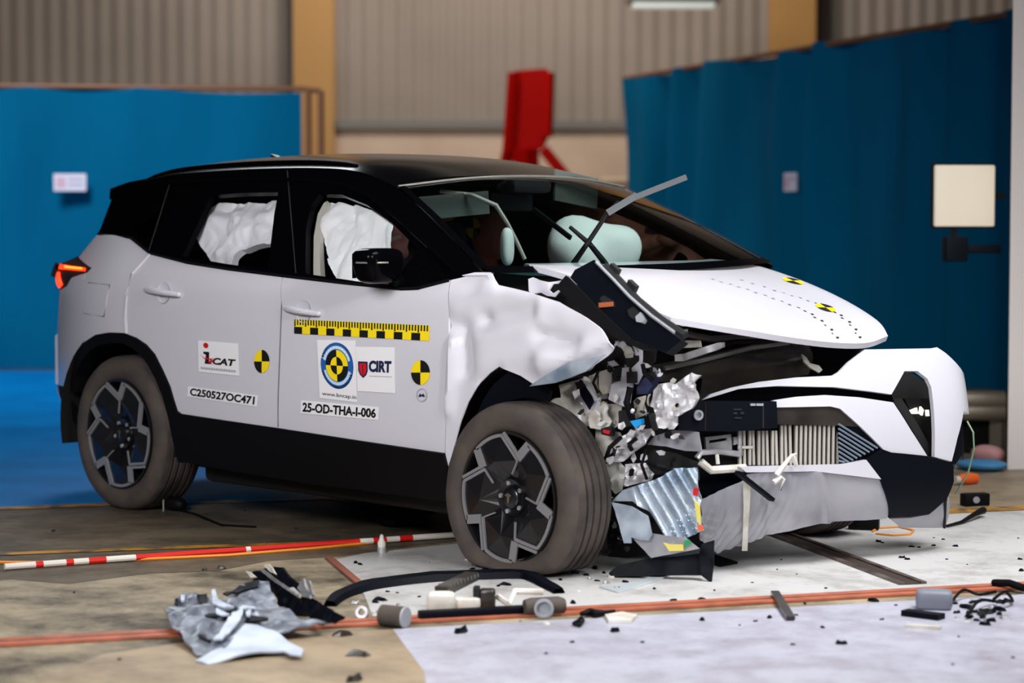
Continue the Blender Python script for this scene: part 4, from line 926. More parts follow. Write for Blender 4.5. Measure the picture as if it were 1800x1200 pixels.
piece('crushed_casting', 'bare_white', cw([(1110, 760), (1180, 690), (1300, 670), (1370, 690), (1480, 620), (1540, 570), (1620, 600), (1570, 680), (1580, 850), (1530, 950), (1400, 1030), (1390, 1110), (1250, 1160), (1170, 1140), (1140, 1020), (1100, 960)]), -.05, .045, 13, .02, .010)
piece('dark_moulding', 'dark', cw([(770, 970), (890, 960), (880, 1080), (900, 1130), (800, 1150), (760, 1100)]), -.06, .012, th=.04)
piece('dark_moulding', 'dark', cw([(1080, 1010), (1130, 1010), (1170, 1170), (1120, 1180)]), -.08, .006, th=.04)
M['sky'] = mat('bright blue connector', (20, 150, 220), .4)
piece('blue_connector', 'sky', cw([(885, 1080), (1000, 1055), (1005, 1110), (940, 1155)]), -.09, .004, th=.03)
piece('torn_plate', 'cream', cw([(440, 1000), (640, 880), (660, 1010), (700, 1080), (640, 1180), (470, 1150)]), -.02, .018, 9)
piece('torn_plate', 'cream', cw([(640, 900), (800, 900), (790, 1000), (770, 1130), (690, 1160), (640, 1040)]), .02, .018, 9)
piece('red_connector', 'dark', [(1056, 753), (1066, 750), (1075, 754), (1073, 767), (1057, 763)], -.05, .002, th=.04)
piece('red_connector', 'red', [(1060, 755), (1072, 757), (1070, 763), (1060, 760)], -.058, .001, th=.012)
piece('wiring_tangle', 'dark', cw([(690, 300), (900, 200), (1000, 230), (1160, 330), (1150, 450), (1000, 560), (780, 500), (700, 430)]), .06, .03, 16, .02)
piece('bent_rail', 'bare', cw([(1350, 380), (1450, 370), (1800, 255), (1860, 250), (1860, 300), (1800, 330), (1430, 450), (1350, 450)]), .06, .012, 9, .03)
piece('torn_plate', 'cream', cw([(1360, 300), (1470, 230), (1620, 230), (1640, 300), (1400, 310)]), .10, .01)
piece('torn_strip', 'cream', cw([(1345, 28), (1470, 62), (1570, 60), (1680, 48), (1590, 72), (1430, 82)]), .12, .006)
piece('torn_strip', 'cream', cw([(1400, 120), (1490, 110), (1480, 145), (1400, 150)]), .10, .004)
piece('torn_plate', 'cream', cw2([(400, 60), (600, 90), (620, 140), (600, 200), (490, 290), (420, 270), (400, 200)]), .03, .018, 10)
piece('bent_bracket', 'bare_white', cw2([(600, 130), (700, 70), (860, 60), (820, 180), (700, 270), (620, 330), (560, 330), (580, 220)]), .0, .03, 14, .01, .012)
piece('bent_bracket', 'cream', cw2([(450, 350), (600, 330), (650, 420), (610, 560), (565, 590), (510, 520)]), .02, .03, 14)
piece('bent_bracket', 'bare_white', cw2([(640, 350), (800, 340), (870, 430), (850, 480), (640, 530)]), -.01, .035, 18, .01, .012)
piece('support_plate', 'silver', cw2([(820, 190), (880, 120), (1080, 60), (1240, 90), (1265, 245), (1130, 240), (980, 205)]), .04, .012, 8, .01)
piece('dark_hollow', 'dark', cw2([(700, 270), (850, 220), (1050, 260), (1230, 330), (1240, 480), (1100, 400), (860, 440), (700, 340)]), .06, .02, 12)
for a_, b_, w1 in (((1140, 811), (1177, 824), .03), ((1092, 768), (1066, 804), .02), ((1119, 770), (1110, 790), .02), ((1136, 790), (1137, 842), .014), ((1108, 680), (1110, 734), .03), ((1138, 692), (1140, 724), .012), ((1051, 654), (1051, 690), .014), ((1130, 640), (1146, 668), .02), ((1010, 760), (1032, 782), .03)):
    mb = MB(); p, q = wreck(-.08).X(*a_), wreck(-.06).X(*b_); m_ = (p+q)/2+V((rnd.uniform(-.01, .01), -.02, .0)); mb.tube([p, m_, q], w1*.45, 8); build(mb, 'hose', 'plastic', car)
# ribbed lower corner of the bumper, bent back
wr = wreck(-.10)
RIB = cw2([(620, 560), (830, 490), (900, 470), (1050, 380), (1210, 380), (1250, 600), (1245, 680), (1285, 880), (1140, 950), (950, 930), (830, 740), (700, 650), (530, 650)])
sa, sb = wr.P(1125, 850), wr.P(1175, 940); dl = math.hypot(sb[0]-sa[0], sb[1]-sa[1]); nx, nz = -(sb[1]-sa[1])/dl, (sb[0]-sa[0])/dl
def ribf(a, b):
    t = (a*nx+b*nz); k = .5+.5*math.tanh((a-wr.P(1120, 860)[0])*60)
    return k*.011*math.sin(t*2*PI/.043)+.012*noise.noise(V((a*6, b*6, 9)))
cor = panel('ribbed_corner', 'sheet', car, RIB, wr, g=.006, thick=.006, relief=ribf); cor['label'] = 'torn ribbed bumper corner with tinted edge'
panel('folded_edge', 'sheet', cor, cw2([(530, 660), (700, 690), (830, 770), (860, 920), (830, 970), (760, 965), (690, 940), (690, 990), (630, 990), (600, 850), (560, 730)]), wreck(-.13), g=.015, thick=.006, relief=rough(.012, 7, 31))
panel('lower_sheet', 'silver', cor, cw2([(690, 940), (830, 960), (850, 910), (950, 925), (1140, 945), (1240, 1035), (1060, 1070), (850, 1110)]), wreck(-.11), g=.015, thick=.006, relief=rough(.012, 7, 33))
M['orange'] = mat('orange marking', (232, 110, 60), .5); M['green'] = mat('green marking', (40, 150, 90), .5); M['paley'] = mat('pale yellow marking', (236, 220, 110), .5)
for mt, px in (('red', [(1195, 540), (1240, 545), (1225, 610), (1190, 600)]), ('paley', [(1200, 640), (1245, 680), (1255, 830), (1225, 820)]), ('orange', [(1225, 840), (1278, 845), (1270, 890), (1228, 890)]), ('paley', [(950, 985), (1010, 1000), (1110, 1000), (1115, 1050), (1000, 1055)]), ('green', [(1118, 970), (1160, 960), (1172, 1000), (1118, 1020)])):
    panel('marking', mt, cor, cw2(px), wreck(-.135), g=.02, thick=.004)
# bay furniture
panel('front_trunk_tub', 'duct', car, [(1128, 648), (1170, 640), (1230, 628), (1320, 608), (1405, 600), (1418, 625), (1414, 660), (1333, 672), (1270, 684), (1228, 706), (1222, 668), (1180, 676), (1140, 674)], fascia(-.26), g=.02, relief=creases(fascia(-.26), [((1150, 662), (1400, 628), .09, .085), ((1180, 648), (1400, 606), .02, .015)], .006, 6, 12), thick=.01)['label'] = 'large worn black plastic moulding'
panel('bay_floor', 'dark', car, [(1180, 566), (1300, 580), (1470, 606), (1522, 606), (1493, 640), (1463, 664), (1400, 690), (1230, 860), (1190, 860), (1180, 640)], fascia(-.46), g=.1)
panel('slam_panel', 'satin', car, [(1180, 566), (1300, 580), (1400, 598), (1470, 606), (1522, 606), (1493, 640), (1463, 662), (1410, 664), (1414, 625), (1404, 600), (1320, 607), (1230, 622), (1190, 610)], fascia(-.34), g=.05, relief=rough(.03, 7, 40))
for path, rr, mt in (([(1168, 647), (1230, 634), (1320, 611), (1400, 600)], .010, 'chromeedge'), ([(1190, 584), (1250, 596), (1330, 592), (1400, 602)], .014, 'duct'), ([(1225, 617), (1290, 600), (1370, 598)], .012, 'plastic'), ([(1225, 805), (1232, 795), (1260, 793), (1300, 798)], .012, 'bare'), ([(1232, 812), (1250, 826), (1310, 822)], .016, 'cream'), ([(1260, 796), (1262, 815)], .008, 'cream'), ([(1300, 745), (1302, 800)], .008, 'bare'), ([(1298, 786), (1322, 786)], .006, 'cream')):
    mb = MB(); mb.tube([fascia(-.12 if path[0][1] < 700 else -.02).X(*p) for p in path], rr, 8); build(mb, 'bent_and_glint_tube', mt, car)  # the duct and plastic tubes under the hood are added as glints
for px in ([(1240, 768), (1285, 763), (1287, 790), (1242, 796)], [(1290, 768), (1304, 766), (1305, 778), (1290, 782)]):
    o = panel('radiator_bracket', 'bare', car, px, fascia(-.04), g=.02, thick=.015, holes=[[(px[0][0]+7, px[0][1]+6), (px[1][0]-7, px[1][1]+6), (px[1][0]-7, px[1][1]+11), (px[0][0]+7, px[0][1]+11)]] if px[0][0] < 1280 else [])
panel('torn_strap', 'cream', car, [(1410, 622), (1418, 628), (1424, 638), (1440, 642), (1446, 650), (1440, 655), (1424, 646), (1414, 636)], fascia(-.10), g=.03, thick=.008)
panel('radiator_core', 'satin', car, [(1228, 830), (1300, 832), (1310, 842), (1230, 880), (1222, 850)], fascia(-.10), g=.05)
# loose shards wedged in the crushed corner
wrk_poly = [(1000, 650), (1070, 600), (1120, 590), (1160, 620), (1200, 700), (1200, 770), (1190, 820), (1130, 850), (1080, 860), (1050, 800), (1010, 740)]
for k in range(260):
    if wn[0] > 140: break
    px = rnd.uniform(1000, 1215); py = rnd.uniform(600, 860); inside = False
    for i in range(len(wrk_poly)):
        (x0, y0), (x1, y1) = wrk_poly[i], wrk_poly[i-1]
        if (y0 > py) != (y1 > py) and px < (x1-x0)*(py-y0)/(y1-y0)+x0: inside = not inside
    if not inside: continue
    r_ = rnd.uniform(4, 11); n_ = rnd.randint(4, 6); a0 = rnd.uniform(0, 6); el = rnd.uniform(.35, 1)
    pts = []
    for i in range(n_):
        a = 2*PI*i/n_; x, y = math.cos(a)*r_*rnd.uniform(.6, 1.2), math.sin(a)*r_*el*rnd.uniform(.6, 1.2); pts.append((px+x*math.cos(a0)-y*math.sin(a0), py+x*math.sin(a0)+y*math.cos(a0)))
    piece('broken_shard', rnd.choice(['dark', 'bare', 'cream', 'paint', 'plastic', 'bare_white', 'bare_white', 'paint', 'cream']), pts, rnd.uniform(-.09, .02), .010, 24, .005, .012)
for k in range(26):
    px = rnd.uniform(1064, 1105); py = rnd.uniform(875, 985); r_ = rnd.uniform(3, 7)
    pts = [(px+r_*math.cos(i*2*PI/5+k)*rnd.uniform(.6, 1.2), py+r_*math.sin(i*2*PI/5+k)*rnd.uniform(.6, 1.2)) for i in range(5)]
    if k < 20: piece('broken_shard', rnd.choice(['dark', 'bare', 'plastic', 'cream', 'chrome', 'dark']), pts, rnd.uniform(-.02, .06), .006, 24, .006, .012)

# ------------------------------------------------------------------ cabin
def seat_(x, y, name='front_seat', wd=.5, zz=.0):
    e = empty(name, (x, y, .5), car)
    build(superbox((x+.12, y, .62+zz), (.54, wd, .16), None, 10, .35), 'cushion', 'seat', e, angle=60)
    build(superbox((x-.18, y, .92+zz), (.16, wd, .62), Matrix.Rotation(-.32, 3, 'Y'), 10, .4), 'backrest', 'seat', e, angle=60)
    for hy in ([y] if wd < .8 else [y-.42, y, y+.42]): build(superbox((x-.31, hy, 1.27+zz), (.10, .26, .18), Matrix.Rotation(-.2, 3, 'Y'), 10, .5), 'headrest', 'seat', e, angle=60)
    return e
seat_(1.15, .50); seat_(1.10, 1.42); seat_(.22, .96, 'rear_bench', 1.3)
mb = superbox((2.10, W/2, .93), (.42, 1.5, .42), Matrix.Rotation(.08, 3, 'Y'), 16, .35); dash = build(mb, 'dashboard', 'dash', car, angle=60)
mb = superbox((1.98, .5, 1.10), (.28, .46, .10), None, 12, .5); build(mb, 'instrument_hood', 'dash', dash, angle=60)
e = empty('steering_wheel', (1.70, .5, 1.0), car); axw = V((.92, 0, -.38)).normalized()
mb = MB(); uu = V((0, 1, 0)); vv = axw.cross(uu); pts = [V((1.70, .5, 1.0))+uu*.18*math.cos(2*PI*i/32)+vv*.18*math.sin(2*PI*i/32) for i in range(33)]; mb.tube(pts, .016, 8, cap=False); build(mb, 'wheel_ring', 'seat', e)
mb = MB(); c_ = V((1.72, .5, 1.0)); [mb.bar(c_, c_+uu*.17*math.cos(a)+vv*.17*math.sin(a), .03, .014) for a in (0, PI, -PI/2)]; mb.tube([c_, c_+axw*.25], .03, 10); build(mb, 'wheel_spokes', 'seat', e)
# airbags
def airbag(name, mt, px, lift, sd, am=.045):
    return panel(name, mt, car, px, side, g=.011, lift=lift, thick=.035, relief=lambda a, b: am*noise.noise(V((a*6, b*9, sd)))+am*.9*abs(noise.noise(V((a*9+b*7, b*8-a*3, sd+2))))+am*.35*abs(noise.noise(V((a*24-b*10, b*18, sd+7)))))
airbag('curtain_airbag', 'fabric2', [(366, 342), (400, 340), (440, 340), (492, 337), (486, 372), (474, 415), (440, 420), (405, 426), (395, 442), (386, 460), (366, 452), (349, 444), (333, 420), (328, 400), (338, 378), (348, 360)], -.075, 1)['label'] = 'deployed silvery airbag in the rear door window'
airbag('curtain_airbag', 'fabric', [(561, 340), (600, 342), (636, 356), (661, 373), (655, 430), (642, 445), (630, 470), (634, 500), (612, 498), (574, 483), (558, 440), (548, 407), (550, 370)], -.085, 5)['label'] = 'deployed white airbag in the front door window'
panel('pillar_trim', 'trimcl', car, [(537, 482), (538, 405), (545, 366), (556, 346), (562, 343), (550, 372), (547, 410), (550, 480)], side, g=.05, lift=-.05, thick=.03)
def blob(c, s, sd, am=.08):
    mb = superbox(c, s, None, 22, .8); 
    for p in mb.v:
        d = p-V(c); p += d*am*4*noise.noise(V((p.x*5, p.y*5, p.z*5+sd)))
    return mb
c_ = on_y(1044, 446, 1.38); build(blob(c_, (.32, .48, .29), 2), 'passenger_airbag', 'bag', car, angle=80)
c_ = on_y(892, 434, .66); build(blob(c_, (.05, .07, .17), 6, .05), 'driver_airbag', 'bag', car, angle=80)
mb = MB(); mb.tube([on_y(x, y, yy) for x, y, yy in ((775, 336, .62), (830, 343, .66), (872, 361, .72), (893, 395, .78), (908, 425, .82), (922, 455, .86))], .010, 8); build(mb, 'reflection_streak', 'trimcl', car)  # pale tube added in place of a streak reflected in the windscreen
mb = superbox(on_y(764, 368, 1.0), (.10, .24, .12), None, 10, .6); build(mb, 'headrest', 'tan', car, angle=60)
# crash dummies
def dummy(head, lab, skin, mark):
    x, y, z = head; hx, hz = x-.12, .64; n = 'crash_test_dummy'
    e = empty(n, (hx, y, .60)); tag(e, lab, 'dummy')
    mb = MB(); E = lambda c, s: mb.add(*(lambda m: (m.v, m.f))(superbox(c, s, None, 12, .85)))
    E((x, y, z), (.20, .155, .25)); E((x+.10, y, z-.02), (.04, .03, .05)); E((x+.06, y, z-.10), (.08, .10, .06))
    for s in (-1, 1): E((x-.01, y+s*.078, z-.01), (.04, .02, .06))
    mb.tube([(hx, y, hz), (hx-.03, y, hz+.2), (hx+.0, y, hz+.40), (x-.05, y, z-.22), (x-.02, y, z-.08)], [.15, .14, .15, .065, .055], 14)
    for s in (-1, 1):
        sh = V((hx+.0, y+s*.17, hz+.42)); el = sh+V((.24, s*.03, -.22)); wr_ = el+V((.24, -s*.02, .08))
        mb.tube([(hx, y, hz+.42), sh, el, wr_], [.08, .06, .045, .032], 12); E(wr_+V((.05, 0, 0)), (.10, .045, .08))
        for k in range(4): mb.tube([wr_+V((.08, 0, .025-.017*k)), wr_+V((.12, -s*.015, .022-.018*k)), wr_+V((.125, -s*.045, .018-.018*k))], [.010, .009, .008], 6)
        mb.tube([wr_+V((.05, -s*.01, .03)), wr_+V((.08, -s*.04, .04))], [.011, .009], 6)
        mb.tube([(hx, y+s*.09, hz), (hx+.44, y+s*.13, hz+.10), (hx+.62, y+s*.12, hz-.26)], [.095, .07, .045], 12); E((hx+.70, y+s*.12, hz-.29), (.26, .09, .08))
    o = build(mb, 'body', skin, e, angle=80); md = o.modifiers.new('join', 'REMESH'); md.mode = 'VOXEL'; md.voxel_size = .012; md.use_smooth_shade = True
    if mark == 'red':
        m2 = superbox((x+.02, y-.082, z+.03), (.07, .02, .06), None, 8, .8); build(m2, 'chalk_patch', 'red', e)
        m2 = MB(); m2.tube([(x-.09, y-.09, z-.03), (x-.02, y-.10, z-.045), (x+.06, y-.09, z-.05), (x+.12, y-.04, z-.03)], .008, 6); build(m2, 'cable', 'cream', e)
    else:
        c2 = V((x+.0, y-.082, z+.02)); m2 = MB(); R_ = .05
        for k in range(4): m2.add([c2+V((-.03, 0, 0))]+[c2+V((-.03+R_*math.cos(k*PI/2+i*PI/12), -.004, R_*math.sin(k*PI/2+i*PI/12))) for i in range(7)], [tuple(range(8))], k % 2)
        build(m2, 'target_sticker', ['yellow', 'black'], e, smooth=False)
    return e
h1 = on_y(684, 404, .50); dummy((h1.x, h1.y, h1.z), 'pinkish crash dummy with a red patch behind the front door window', 'dummy', 'red')
h2 = on_y(862, 408, 1.40); dummy((h2.x, h2.y, h2.z), 'brown crash dummy with a checked sticker seen through the windscreen', 'dummy2', 'target')

# ------------------------------------------------------------------ debris on the floor
FL = lambda px, py, z=0.: on_z(px, py, z)
def c5(L): return [(280+x/5, 980+y/5) for x, y in L]
def c8(x, y): return (580+x/4.09, 1000+y/4.09)
def c3(L): return [(700+x/3, 900+y/3) for x, y in L]
def tplane(pa, pb, z0, lean):   # leaning plane standing on the floor line pa-pb
    a, b = FL(*pa, z0), FL(*pb, z0); u = (b-a).normalized(); n = V((-u.y, u.x, 0)); return plane(a, u, V((0, 0, 1))+n*lean)
M['wreckgrey'] = mat('crumpled blue grey plastic', (150, 156, 168), .34, .2, noise_scale=14, c2=(84, 90, 102), bump=.3, bscale=26)
M['palefold'] = mat('pale folded plastic', (196, 206, 220), .4, .1, noise_scale=8, c2=(168, 178, 194), bump=.1, bscale=14)
frag = empty('bumper_fragment', FL(430, 1100)); tag(frag, 'crumpled blue-grey bumper fragment with a black torn edge on the floor', 'debris')
gp = plane(FL(430, 1130, .012), RT, WH+V((0, 0, .10)))
panel('crumpled_sheet', 'wreckgrey', frag, c5([(40, 470), (150, 440), (270, 350), (450, 370), (480, 420), (560, 390), (880, 260), (960, 260), (1050, 440), (1200, 520), (1330, 590), (1540, 610), (1300, 650), (1000, 690), (770, 650), (640, 790), (540, 900), (480, 960), (330, 900), (220, 760), (100, 630)]), gp, g=.012, thick=.006, lift=.012, relief=lambda a, b: .02*noise.noise(V((a*9, b*9, 1)))+.035*abs(noise.noise(V((a*16, b*13, 6))))*(1 if a < .02 else .35))
panel('folded_flap', 'palefold', frag, c5([(760, 650), (870, 650), (1010, 700), (1130, 790), (1270, 890), (1250, 940), (1150, 930), (1090, 890), (900, 900), (620, 960), (430, 1000), (320, 960), (540, 850), (650, 760)]), gp, g=.012, thick=.006, lift=.026, relief=lambda a, b: .012*noise.noise(V((a*7, b*7, 21))))
ep = tplane((452, 1036), (566, 1104), .02, .5)
panel('torn_edge', 'satin', frag, c5([(830, 150), (940, 90), (1080, 80), (1140, 160), (1230, 230), (1220, 280), (1420, 400), (1590, 500), (1540, 570), (1400, 590), (1310, 510), (1200, 510), (1070, 430), (1020, 330), (950, 260), (880, 250)]), ep, g=.012, thick=.012, relief=rough(.022, 13, 51))
for k, pts in enumerate(([(930, 130), (960, 120), (1060, 200), (1280, 350), (1270, 370), (1040, 220)], [(1280, 300), (1310, 220), (1330, 210), (1350, 300), (1390, 340), (1380, 380), (1320, 370)], [(1370, 235), (1390, 230), (1430, 360), (1410, 370)], [(1190, 290), (1220, 280), (1290, 350), (1280, 370)], [(980, 90), (1020, 80), (1060, 130), (1080, 170), (1030, 150)], [(830, 150), (860, 150), (920, 200), (880, 210)])):
    panel('bright_rib', 'bare' if k in (0, 1, 2) else 'cream', frag, c5(pts), ep, g=.02, lift=.022+.006*(k % 3), thick=.008, relief=rough(.006, 20, 60+k))
for k, pts in enumerate(([(560, 400), (880, 270), (870, 330), (700, 380), (600, 420)], [(140, 450), (170, 450), (165, 500), (135, 490)], [(330, 410), (420, 400), (430, 500), (360, 480)], [(400, 600), (680, 520), (700, 580), (420, 620)], [(340, 760), (480, 800), (450, 830), (350, 790)], [(750, 590), (960, 600), (960, 640), (760, 645)])):
    panel('gap_shade', 'satin', frag, c5(pts), gp, g=.02, lift=.034, thick=.006, relief=rough(.008, 18, 70+k))  # shade of the gaps, laid over the crumpled sheet as black pieces
for k, pts in enumerate(([(460, 380), (490, 370), (520, 480), (660, 540), (600, 550), (470, 500)], [(500, 560), (620, 590), (600, 610), (500, 590)], [(700, 540), (840, 520), (850, 560), (720, 570)], [(190, 430), (230, 430), (220, 480), (195, 480)], [(760, 590), (810, 570), (800, 620), (770, 630)], [(640, 590), (740, 570), (720, 650), (560, 830), (480, 830), (560, 720)])):
    panel('pale_rib', 'palefold', frag, c5(pts), gp, g=.02, lift=.042, thick=.006, relief=rough(.010, 18, 80+k))
def ribbon(px, wd, ht, z=.004):
    P = smooth_curve([FL(*p) for p in px], 28); mb = MB(); rows = []
    for i, p in enumerate(P):
        d = (P[min(i+1, 27)]-P[max(i-1, 0)]).normalized(); n = V((-d.y, d.x, 0)); k = .55+.45*math.sin(PI*min(1, max(0, (i+2)/30))); zz = z+.006*noise.noise(p*9)
        rows.append([p+n*wd*.5*k+V((0, 0, max(.002, zz))), p+n*wd*.3*k+V((0, 0, zz+ht*k)), p-n*wd*.3*k+V((0, 0, zz+ht*.8*k)), p-n*wd*.5*k+V((0, 0, max(.002, zz))), p+n*wd*.5*k+V((0, 0, max(.002, zz)))])
    mb.grid(rows); return mb
tag(build(ribbon([(580, 1066), (600, 1050), (641, 1037), (702, 1027), (775, 1020), (849, 1017), (920, 1016), (945, 1024), (983, 1044)], .075, .03), 'arch_trim', 'satin'), 'long curved black trim strip lying before the flattened front tyre', 'trim strip')
# latch / lamp levelling assembly
la = empty('broken_lamp_bracket', FL(860, 1080)); tag(la, 'broken bracket with white housing and ribbed bar on a dark rail', 'debris')
up = lambda p, h: V((p.x, p.y, h))
mb = MB(); a_, b_ = FL(*c8(640, 370)), FL(*c8(1400, 330)); mb.bar(up(a_, .018), up(b_, .018), .05, .03, bevel=.005); build(mb, 'base_rail', 'satin', la)
a_, b_ = FL(*c8(800, 300), .0), FL(*c8(1020, 215), .0); mb = MB(); mb.bar(up(a_, .07), up(b_, .085), .05, .03)
build(mb, 'ribbed_bar', 'duct', la, smooth=False)
mb = MB()
for i in range(9): p = a_.lerp(b_, (i+.5)/9); mb.bar(up(p, .075)+V((-.02, .0, .012)), up(p, .075)+V((.022, .02, .014)), .008, .012)
build(mb, 'bar_ribs', 'chromeedge', la, smooth=False)
q = FL(*c8(800, 330)); build(superbox(up(q, .045), (.10, .07, .075), Matrix.Rotation(.8, 3, 'Z'), 10, .4), 'housing', 'cream', la)
q = FL(*c8(960, 320)); build(superbox(up(q, .035), (.12, .06, .05), Matrix.Rotation(.75, 3, 'Z'), 10, .4), 'housing', 'cream', la)
q = FL(*c8(1055, 315)); mb = MB(); mb.box(up(q, .05), (.022, .04, .09), Matrix.Rotation(.7, 3, 'Z'), 0, .004); build(mb, 'clip', 'dark', la)
q = FL(*c8(1130, 310)); build(superbox(up(q, .045), (.06, .05, .08), Matrix.Rotation(.7, 3, 'Z'), 8, .4), 'motor_block', 'duct', la)
mb = MB(); L_ = [FL(*c8(x, y)) for x, y in ((1210, 300), (1290, 320), (1330, 280), (1530, 275))]; mb.tube([up(L_[0], .05), up(L_[1], .03), up(L_[2], .06), up(L_[3], .055)], .012, 8); build(mb, 'white_link', 'cream', la)
ro = empty('rubber_roller', FL(958, 1082)); tag(ro, 'black rubber roller with a grey ring end right of the broken bracket', 'roller')
a_, b_ = FL(922, 1084), FL(992, 1080); mb = MB(); mb.tube([up(a_, .034), up(a_.lerp(b_, .15), .034), up(b_.lerp(a_, .15), .034), up(b_, .034)], [.026, .032, .032, .024], 18); build(mb, 'roller_body', 'rubber', ro)
q = up(FL(958, 1084), .036)+V((.02, -.026, 0)); mb = MB(); mb.lathe([(0, .034), (-.014, .034), (-.016, .026), (-.010, .022), (.0, .02), (.0, .001)], q, (-.7, .7, 0), 24); build(mb, 'ring_end', 'boss', ro)
r2 = empty('rubber_roller', FL(700, 1102)); tag(r2, 'dark rubber roller with a dull end lying beside the bumper fragment', 'roller')
a_, b_ = FL(672, 1100), FL(712, 1104); mb = MB(); mb.tube([up(a_, .038), up(b_, .038)], .036, 20); build(mb, 'roller_body', 'rubber', r2)
mb = MB(); d_ = (b_-a_).normalized(); mb.lathe([(0, .037), (.006, .034), (.006, .001)], up(b_, .038), d_, 20); build(mb, 'roller_cap', 'boss', r2)
mb = MB(); q = up(FL(637, 1087), .022); mb.lathe([(-.01, .012), (-.01, .022), (.01, .022), (.01, .012), (-.01, .012)], q, (.5, -.8, .25), 20); tag(build(mb, 'ring_fitting', 'bare'), 'small bright ring fitting between the bumper fragment and the dull roller', 'fitting')
# black moulding under the crushed corner
mp = tplane((1075, 1014), (1256, 1020), .004, .25)
mo = empty('bumper_moulding', FL(1165, 1015)); tag(mo, 'upturned black moulding with a tall fin below the ribbed corner', 'debris')
panel('moulding_body', 'satin', mo, c3([(1110, 320), (1150, 285), (1300, 245), (1450, 235), (1600, 215), (1610, 330), (1430, 330), (1200, 340), (1120, 340)]), mp, g=.02, thick=.03, relief=rough(.012, 9, 91))
panel('moulding_fin', 'satin', mo, c3([(1590, 220), (1605, 170), (1670, 150), (1668, 270), (1655, 378), (1600, 335)]), mp, g=.02, thick=.012, lift=.02, relief=rough(.012, 9, 92))
mb = MB(); mb.prism([FL(*p) + V((0, 0, .003)) for p in c3([(1668, 235), (1790, 275), (1700, 292), (1665, 285)])], (0, 0, .008)); tag(build(mb, 'dark_wedge', 'plastic', smooth=False), 'flat dark wedge pointing away from the upturned black moulding', 'debris')
M['clearp'] = mat('clear pale plastic', (206, 214, 218), .2, .1)
mb = MB(); mb.prism([FL(*p) + V((0, 0, .003)) for p in c3([(1060, 400), (1170, 395), (1420, 325), (1440, 340), (1260, 400), (1160, 430)])], (0, 0, .006)); tag(build(mb, 'clear_strip', 'clearp', smooth=False), 'pale clear plastic strip in front of the upturned black moulding', 'debris')
# floor pole, cables
M['polered'] = mat('red pole', (214, 30, 20), .4); M['polewhite'] = mat('white pole band', (228, 220, 208), .5)
a_, b_ = FL(8, 1003), FL(830, 944); a_.z = b_.z = .016; L_ = (b_-a_).length; mb = MB()
cuts = [0, .03, .06, .075, .12, .135, .165, .20, .26, .49, .50, .74, .77, .80, .83, .86, 1]
for i in range(len(cuts)-1): mb.tube([a_.lerp(b_, cuts[i]), a_.lerp(b_, cuts[i+1])], .013, 10, i % 2 if cuts[i] > 0 else 1)
tag(build(mb, 'striped_pole', ['polered', 'polewhite'], merge=0), 'long red and white banded pole lying across the concrete', 'pole')
M['ycable'] = mat('orange yellow cable', (226, 140, 30), .5)
mb = MB(); mb.tube([FL(x, y)+V((0, 0, .008)) for x, y in ((-40, 991), (100, 992), (250, 986), (400, 979), (560, 966), (700, 952), (830, 940))], .007, 6); tag(build(mb, 'yellow_cable', 'ycable'), 'thin orange-yellow cable running along the banded pole', 'cable')
ck = empty('cable_clamp', FL(296, 895)); tag(ck, 'black clamp with a thin upright pin beside the rear tyre', 'clamp')
q = FL(300, 899); build(blob(q+V((0, .03, .035)), (.15, .08, .07), 4, .06), 'clamp_body', 'plastic', ck); mb = MB(); mb.tube([q+V((-.03, -.02, .0)), q+V((-.028, -.02, .10))], .004, 6); build(mb, 'pin', 'bare', ck)
mb = MB(); mb.tube([FL(310, 898)+V((0, 0, .01)), FL(340, 905)+V((0, 0, .008)), FL(390, 925)+V((0, 0, .006)), FL(450, 928)+V((0, 0, .006))], .006, 6); build(mb, 'cable_tail', 'plastic', ck)
bo = empty('small_bottle', FL(671, 968)); tag(bo, 'tiny white cap-shaped fitting standing on the banded pole', 'fitting')
q = FL(671, 972); mb = MB(); mb.lathe([(0, .001), (.0, .016), (.02, .018), (.035, .01), (.05, .008), (.056, .001)], q+V((0, 0, .024)), (0, 0, 1), 16); build(mb, 'cap', 'cream', bo); mb = MB(); mb.lathe([(0, .018), (.024, .018)], q+V((0, 0, .001)), (0, 0, 1), 16); build(mb, 'collar', 'bare', bo)
for k, (x, y, sx, lab) in enumerate(((725, 905, .26, 'tangled black undertray scrap hanging near the rocker behind the front tyre'), (690, 925, .18, 'small dark scrap on the concrete beyond the banded pole'))):
    tag(build(blob(FL(x, y)+V((0, 0, .03)), (sx, .12, .06), 11+k, .09), 'undertray_scrap', 'plastic', angle=40), lab, 'debris')
mb = MB(); mb.tube([FL(650, 905)+V((0, 0, .02)), FL(690, 912)+V((0, 0, .05)), FL(740, 900)+V((0, 0, .06)), FL(790, 896)+V((0, 0, .03))], .006, 6); tag(build(mb, 'loose_wire', 'plastic'), 'loose black wire looping under the rocker behind the front tyre', 'wire')
